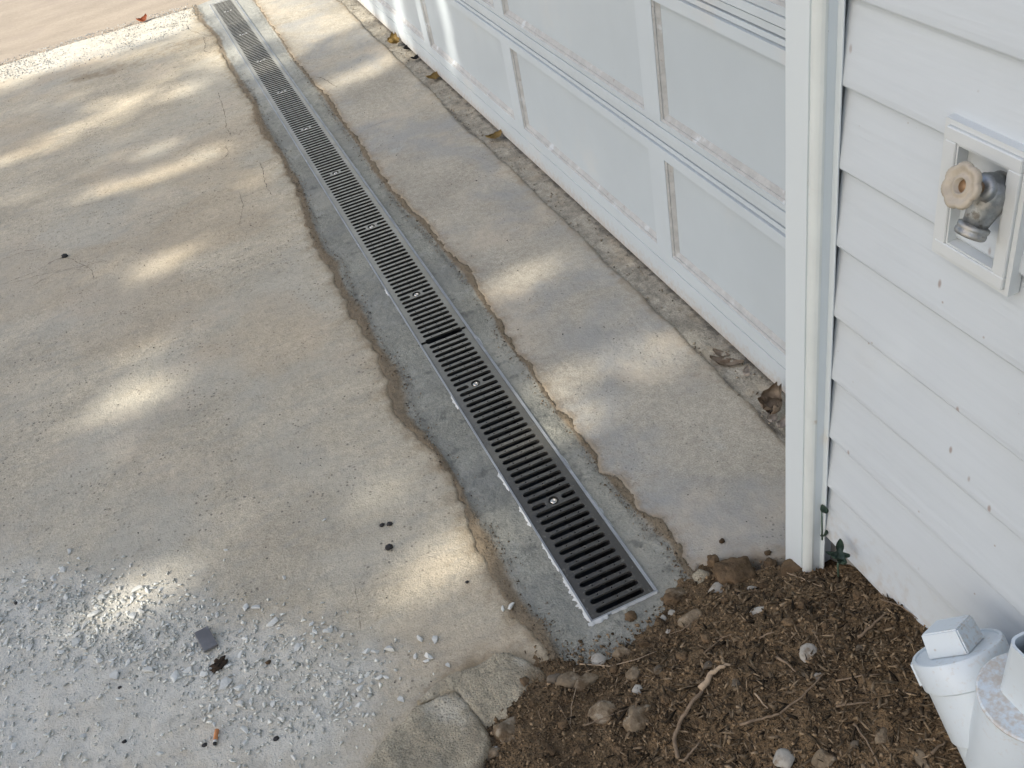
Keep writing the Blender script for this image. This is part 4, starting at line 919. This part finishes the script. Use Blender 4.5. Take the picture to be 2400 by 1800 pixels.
# --- leaves
def leaf_me(name, L, W, mat, curl, seed, n=8, lobes=0):
    r = random.Random(seed); bm = bmesh.new(); rows = []
    for i in range(n+1):
        t = i/n; w = W*math.sin(math.pi*min(t*.92+.04, 1))**.8*(1+lobes*.35*math.sin(t*21))
        row = []
        for j in range(-2, 3):
            x = (t-.5)*L; y = j/2*w; z = curl*(t-.5)**2*L*2.2+curl*(j/2)**2*W*.8+r.gauss(0, .03)*W
            row.append(bm.verts.new((x, y, z)))
        rows.append(row)
    for a, b in zip(rows, rows[1:]):
        for j in range(4): bm.faces.new((a[j], b[j], b[j+1], a[j+1]))
    res = bmesh.ops.solidify(bm, geom=bm.faces[:], thickness=.0006)
    return bm_mesh(name, bm, mat, True)
def leaf(px, py, L, W, mat, rz, lab, curl=.5, z=.003, rx=0, ry=0, lobes=0, seed=1):
    p = G(px, py, z); o = obj('dry_leaf', leaf_me('dry_leaf', L, W, mat, curl, seed, 10, lobes), label=lab, cat='leaf'); o.location = p; o.rotation_euler = (rx, ry, rz)
leaf(1800, 950, .075, .026, m_leaf_dry, .5, 'large curled brown leaf at the door foot beside the trim', .9, .018, .3, -.2, .35, 1)
leaf(1825, 962, .05, .022, m_leaf_dry, 1.6, 'brown leaf tucked against the trim behind the curled leaf', .9, .02, -.5, .3, .5, 2)
leaf(1808, 985, .05, .012, m_leaf_pale, .9, 'bleached leaf strip in front of the curled brown leaf', .7, .006, .2, 0, .4, 3)
leaf(1828, 1000, .04, .010, m_leaf_pale, .4, 'small bleached leaf strip at the left edge of the trim', 1.1, .008, .3, 0, 0, 4)
leaf(1745, 880, .035, .010, m_leaf_pale, 1.2, 'small white leaf curl against the door foot', 1.0, .008, .6, 0, 0, 5)
leaf(1703, 850, .09, .018, m_leaf_dry, 2.3, 'flat tan leaf fragment in the threshold gap', .2, -.006, .1, 0, .3, 6)
leaf(1690, 830, .05, .012, m_leaf_dry, 2.0, 'small tan leaf fragment above the flat one in the gap', .2, -.006, .1, 0, .3, 7)
leaf(1160, 322, .075, .02, m_leaf_yel, .1, 'yellow brown leaf lying at the joint halfway along the door', .4, .006, .1, 0, .4, 8)
leaf(1018, 183, .10, .026, m_leaf_yel, .5, 'mottled yellow leaf at the far part of the door joint', .4, .006, .1, .1, .5, 9)
leaf(922, 102, .09, .03, m_leaf_yel, 1.2, 'bright sunlit yellow leaf at the far end of the door joint', .6, .01, .2, 0, .6, 10)
leaf(955, 115, .05, .02, m_dark, .7, 'dark leaf scrap beside the sunlit yellow leaf', .5, .004, 0, 0, .6, 11)
leaf(975, 138, .05, .018, m_dark, .3, 'dark leaf scrap between the two yellow leaves', .5, .004, 0, 0, .6, 12)
leaf(335, 50, .07, .025, M('red_leaf', (.4, .12, .05), .2, 40, .7), .4, 'reddish leaf in the white gravel at the far joint', .6, .006, .2, 0, .4, 13)

# --- weed at the trim foot
wd = empty('weed', G(1985, 1320, .07), 'small blue-green weed growing at the foot of the siding', 'plant')
def weed_leaf(par, a, b, w, seed):
    a, b = Vector(a), Vector(b); L = (b-a).length
    o = obj('leaf', leaf_me('leaf', L, w, m_weed, .35, seed), par); o.matrix_parent_inverse = Matrix.Identity(4)
    o.location = (a+b)/2-par.location; d = (b-a).normalized(); o.rotation_euler = d.to_track_quat('X', 'Z').to_euler()
p0 = GX(1975, 1320, .765)
for i, (q, X_, w) in enumerate((((1969,1268),.775,.007), ((1945,1305),.745,.005), ((1958,1318),.74,.011), ((1978,1335),.735,.008), ((1940,1300),.75,.005), ((1990,1310),.77,.008))):
    b = GX(*q, X_); a = GX(1968, 1300, .765); weed_leaf(wd, a, a+(b-a)*1.15+Vector((0, 0, .002)), w, 30+i)
bm = bmesh.new(); a = GX(1968, 1300, .765); tube(bm, [a-Vector((0, 0, .06)), a-Vector((.003, 0, .03)), a], [.002, .0018, .0015], 8)
o = obj('stem', bm_mesh('stem', bm, m_weed, True), wd); o.location = -wd.location
wd2 = empty('weed_sprig', GX(1930, 1235, .785), 'single green leaf sprig poking out between trim and siding', 'plant')
weed_leaf(wd2, GX(1926, 1187, .783), GX(1938, 1208, .778), .007, 41); weed_leaf(wd2, GX(1928, 1262, .785), GX(1942, 1250, .785), .006, 42)
bm = bmesh.new(); tube(bm, [GX(1927, 1265, .786), GX(1926, 1225, .785), GX(1926, 1187, .783)], [.0015, .0013, .001], 8)
o = obj('stem', bm_mesh('stem', bm, m_weed, True), wd2); o.location = -wd2.location

# --- litter on the gravel
p = G(487, 1505); bm = bmesh.new()
box(bm, -.0155, .0155, -.029, .029, -.0035, .0035, .0006); ms = obj('metal_shard', bm_mesh('metal_shard', bm, m_shard), label='grey rectangular metal offcut lying on the white gravel', cat='metal offcut')
ms.location = (p.x, p.y, .010); ms.rotation_euler = (.1, .12, .22)
p = G(509, 1732); d = (G(506, 1748)-G(512, 1708)).normalized(); cg = empty('cigarette_butt', (p.x, p.y, .0075), 'orange-tipped cigarette butt lying on the white dust', 'cigarette butt')
for nm, a, b, mt, r in (('filter', -.016, .0075, m_filter, .0042), ('paper', .0076, .0125, m_paper, .0041), ('burnt_end', .0126, .0165, m_ash, .0038)):
    bm = bmesh.new(); tube(bm, [d*a, d*((a+b)/2), d*b], [r, r*1.02, r*.97], 14); obj(nm, bm_mesh(nm, bm, mt, True), cg)
p = G(515, 1562); me = blob_me('debris_clump', (.017, .012, .008), M('dark_leaf_litter', (.04, .026, .016), .4, 80, .9, bump=((150, .8, .004),)), 77, 3, .55, 2.2)
o = obj('debris_clump', me, label='dark crumpled leaf clump below the metal offcut', cat='debris'); o.location = (p.x, p.y, .006); o.rotation_euler.z = .5
p = G(630, 1555); o = obj('debris_clump', blob_me('debris_clump', (.006, .0045, .003), m_clod, 78, 2, .4), label='small brown crumb right of the dark leaf clump', cat='debris'); o.location = (p.x, p.y, .004)

# --- cracks: narrow dark clefts in the slabs (parts of their slab)
def crack(pts, w, par=slab, z=.0012, zf=None):
    P = [G(*q) for q in pts]; Q = []
    for a, b in zip(P, P[1:]):
        n = max(3, int((b-a).length/.007))
        for k in range(n): Q.append(a.lerp(b, k/n))
    Q.append(P[-1]); bm = bmesh.new(); prev = None; f = zf or z_slab; s0 = random.random()*100
    for i, q in enumerate(Q):
        t = (Q[min(i+1, len(Q)-1)]-Q[max(i-1, 0)]).normalized(); nrm = Vector((-t.y, t.x, 0))
        j = (float(fbm(np.array(s0), np.array(i*.3+s0), 1, 3, 5))-.5)*.012
        ww = w*.42*(.15+1.4*random.random()**1.5)*min(1, min(i, len(Q)-1-i)/3+.15); c = q+nrm*j
        zz = float(f(np.array([[c.x]]), np.array([[c.y]]))[0, 0])+z
        v = [bm.verts.new((c.x+nrm.x*ww*s, c.y+nrm.y*ww*s, zz)) for s in (-1, 1)]
        if prev: bm.faces.new((prev[0], prev[1], v[1], v[0]))
        prev = v
    bmesh.ops.recalc_face_normals(bm, faces=bm.faces)
    if sum(g_.normal.z for g_ in bm.faces) < 0: bmesh.ops.reverse_faces(bm, faces=bm.faces)
    obj('crack', bm_mesh('crack', bm, m_crack), par)
for pts, w in [([(0,668),(80,640),(130,610),(155,602),(215,632),(220,655)],.0022), ([(0,670),(60,655),(160,630),(215,636)],.0014), ([(70,672),(130,640),(250,610)],.0016), ([(835,1372),(833,1390),(840,1415),(843,1440),(845,1480)],.0011), ([(740,1460),(800,1475),(840,1482)],.001), ([(655,366),(615,382),(560,395)],.0022), ([(610,380),(618,410),(625,440),(640,460)],.0026), ([(438,60),(445,72),(470,80),(500,85)],.004), ([(475,85),(482,105),(478,120),(495,125)],.004), ([(385,115),(420,105),(470,90)],.003), ([(510,215),(525,260),(530,300),(545,320)],.003), ([(105,500),(180,485),(250,470)],.0015), ([(240,545),(300,520),(400,490)],.0015), ([(560,450),(570,480),(562,520)],.002), ([(0,610),(60,590),(110,580)],.0018), ([(530,340),(535,360),(520,375)],.0028)]: crack(pts, w)
for pts, w in [([(836,308),(870,295),(905,283)],.0016), ([(634,50),(660,45),(690,38)],.003), ([(735,180),(760,185),(790,205)],.004)]: crack(pts, w, bpy.data.objects['apron_slab'], .0012, z_apron)

# ---------------------------------------------------------------- shade tree beyond the left side of the driveway
e1 = Vector((0, 1, 0))-LS*LS.y; e1.normalize(); e2 = LS.cross(e1)     # axes across the sunlight
if e2.z < 0: e2 = -e2
def uv(p): return (Vector(p).dot(e1), Vector(p).dot(e2))
def dp(px, py): return G(px, py)
# gaps in the foliage: (where its light falls, half-size along the drain, half-size across)
GAPS = [(G(308,930), .085, .065), (G(335,825), .022, .004), (G(385,612), .06, .05), (G(255,1065), .015, .002), (G(340,1385), .045, .06), (G(240,1425), .03, .03), (G(1075,1290), .05, .05), (G(1020,1345), .06, .04), (G(740,1190), .03, .01), (G(900,1160), .03, .012),
    (G(1290,915), .05, .04), (G(1350,985), .06, .03), (G(1250,640), .05, .03), (G(1180,675), .04, .025), (G(1530,830), .05, .035), (G(1460,820), .04, .025), (G(860,170), .07, .07), (G(780,195), .08, .05), (G(900,140), .05, .05), (G(20,370), .07, .06), (G(400,400), .10, .045), (G(330,420), .07, .04), (G(250,440), .06, .04), (G(480,370), .07, .04), (G(300,245), .14, .05), (G(430,215), .10, .05), (G(180,300), .10, .04), (G(360,350), .05, .03), (G(600,420), .03, .015), (G(520,130), .12, .06), (G(650,60), .15, .08), (G(640,150), .09, .05), (G(700,20), .2, .12), (G(760,60), .16, .09), (G(600,10), .2, .1), (G(830,40), .12, .08),
    (GX(1040,60,XD), .05, .16), (GX(1030,20,XD), .055, .12), (GX(1050,110,XD), .04, .08), (GX(930,30,XD), .10, .16), (GX(900,60,XD), .10, .10), (GX(985,40,XD), .02, .1), (G(350,60), .25, .12), (G(200,100), .16, .07), (G(60,130), .10, .05), (G(420,30), .3, .1), (GX(2040,810,XS), .006, .004), (GX(2110,760,XS), .004, .0), (GX(2000,1230,XS), .004, .0), (GX(1860,820,XT), .004, .0), (G(900,1110), .02, .008), (G(1250,1040), .03, .01)]
gp = np.array([(*uv(p), a*(.74 if p.y < 3.6 else .5 if p.y < 5.2 else 1), b*(.74 if p.y < 3.6 else .6 if p.y < 5.2 else 1)) for p, a, b in GAPS])
FAR0 = 6.15
def make_tree():
    c0 = Vector((0, .55, 0))+LS*14.2
    root_ = Vector((c0.x+.3, c0.y, -.17))
    tr_ = empty('shade_tree', root_, 'broad leafy shade tree beyond the left side of the driveway, out of the picture', 'tree')
    n = 54000
    # points through an ellipsoid, thinned towards the hollow middle
    q = rng.normal(size=(n, 3)); q /= np.linalg.norm(q, axis=1)[:, None]; q *= (rng.random(n)**(1/2.4))[:, None]
    lob_ = .86+.28*fbm(np.arctan2(q[:, 1], q[:, 0])*2, q[:, 2]*2, 1.3, 3, 5)
    P = q*np.array([3.3, 5.6, 2.9])*lob_[:, None]+np.array(c0)
    uu = P@np.array(e1); vv = P@np.array(e2)
    d = np.full(n, 9.0)
    for g0, g1, a, b in gp: d = np.minimum(d, np.hypot((uu-g0)/(a+.022), (vv-g1)/(b+.022)))
    # light reaches the ground beyond the crown's far side
    gl = P-np.array(LS)[None]*(P[:, 2]/LS.z)[:, None]
    keep = (d > 1) & (gl[:, 1] < FAR0+.5*(fbm(gl[:, 0], gl[:, 1], 1.5, 3, 9)-.3))
    P = P[keep]; n = len(P)
    L = rng.uniform(.055, .085, n); W = L*.62
    # leaves near a gap are kept small so that the gap stays open
    dd = d[keep]; L = np.where(dd < 2.2, L*.55, L); W = np.where(dd < 2.2, W*.6, W)
    nr = rng.normal(size=(n, 3))*.75+np.array(LS)*1.0+np.array([0, 0, .4]); nr /= np.linalg.norm(nr, axis=1)[:, None]
    t = rng.normal(size=(n, 3)); t -= nr*(t*nr).sum(1)[:, None]; t /= np.linalg.norm(t, axis=1)[:, None]; b = np.cross(nr, t)
    sh = [(-1, 0), (-.35, .95), (.45, .7), (1, 0), (.45, -.7), (-.35, -.95)]
    V = np.stack([P+t*(a*L)[:, None]+b*(c*W)[:, None]+nr*(.12*abs(c)*W)[:, None] for a, c in sh], 1).reshape(-1, 3)
    F = (np.arange(n)*6)[:, None]+np.array([[0, 1, 2, 3, 4, 5]])
    me = mesh_np('crown', V, F, m_tree); o = obj('crown', me, tr_); o.matrix_parent_inverse = Matrix.Translation(-root_)
    bm = bmesh.new(); top = c0+Vector((0, 0, 1.2))
    tube(bm, [root_, root_+Vector((.1, .05, 1.2)), root_+Vector((-.05, .1, 3.5)), c0+Vector((.2, 0, -1.8)), c0], [.34, .26, .22, .17, .06], 16)
    o = obj('trunk', bm_mesh('trunk', bm, m_bark, True), tr_); o.matrix_parent_inverse = Matrix.Translation(-root_)
    for k in range(9):
        a = k*2.4; s = c0+Vector((.1, 0, -2.2+.25*k)); dr = Vector((math.cos(a)*2.4, math.sin(a)*4.2, .7+.1*k))
        bm = bmesh.new(); tube(bm, [s, s+dr*.35+Vector((0, 0, .25)), s+dr*.7+Vector((0, 0, .35)), s+dr], [.11, .08, .05, .015], 10)
        o = obj('limb', bm_mesh('limb', bm, m_bark, True), tr_); o.matrix_parent_inverse = Matrix.Translation(-root_)
make_tree()
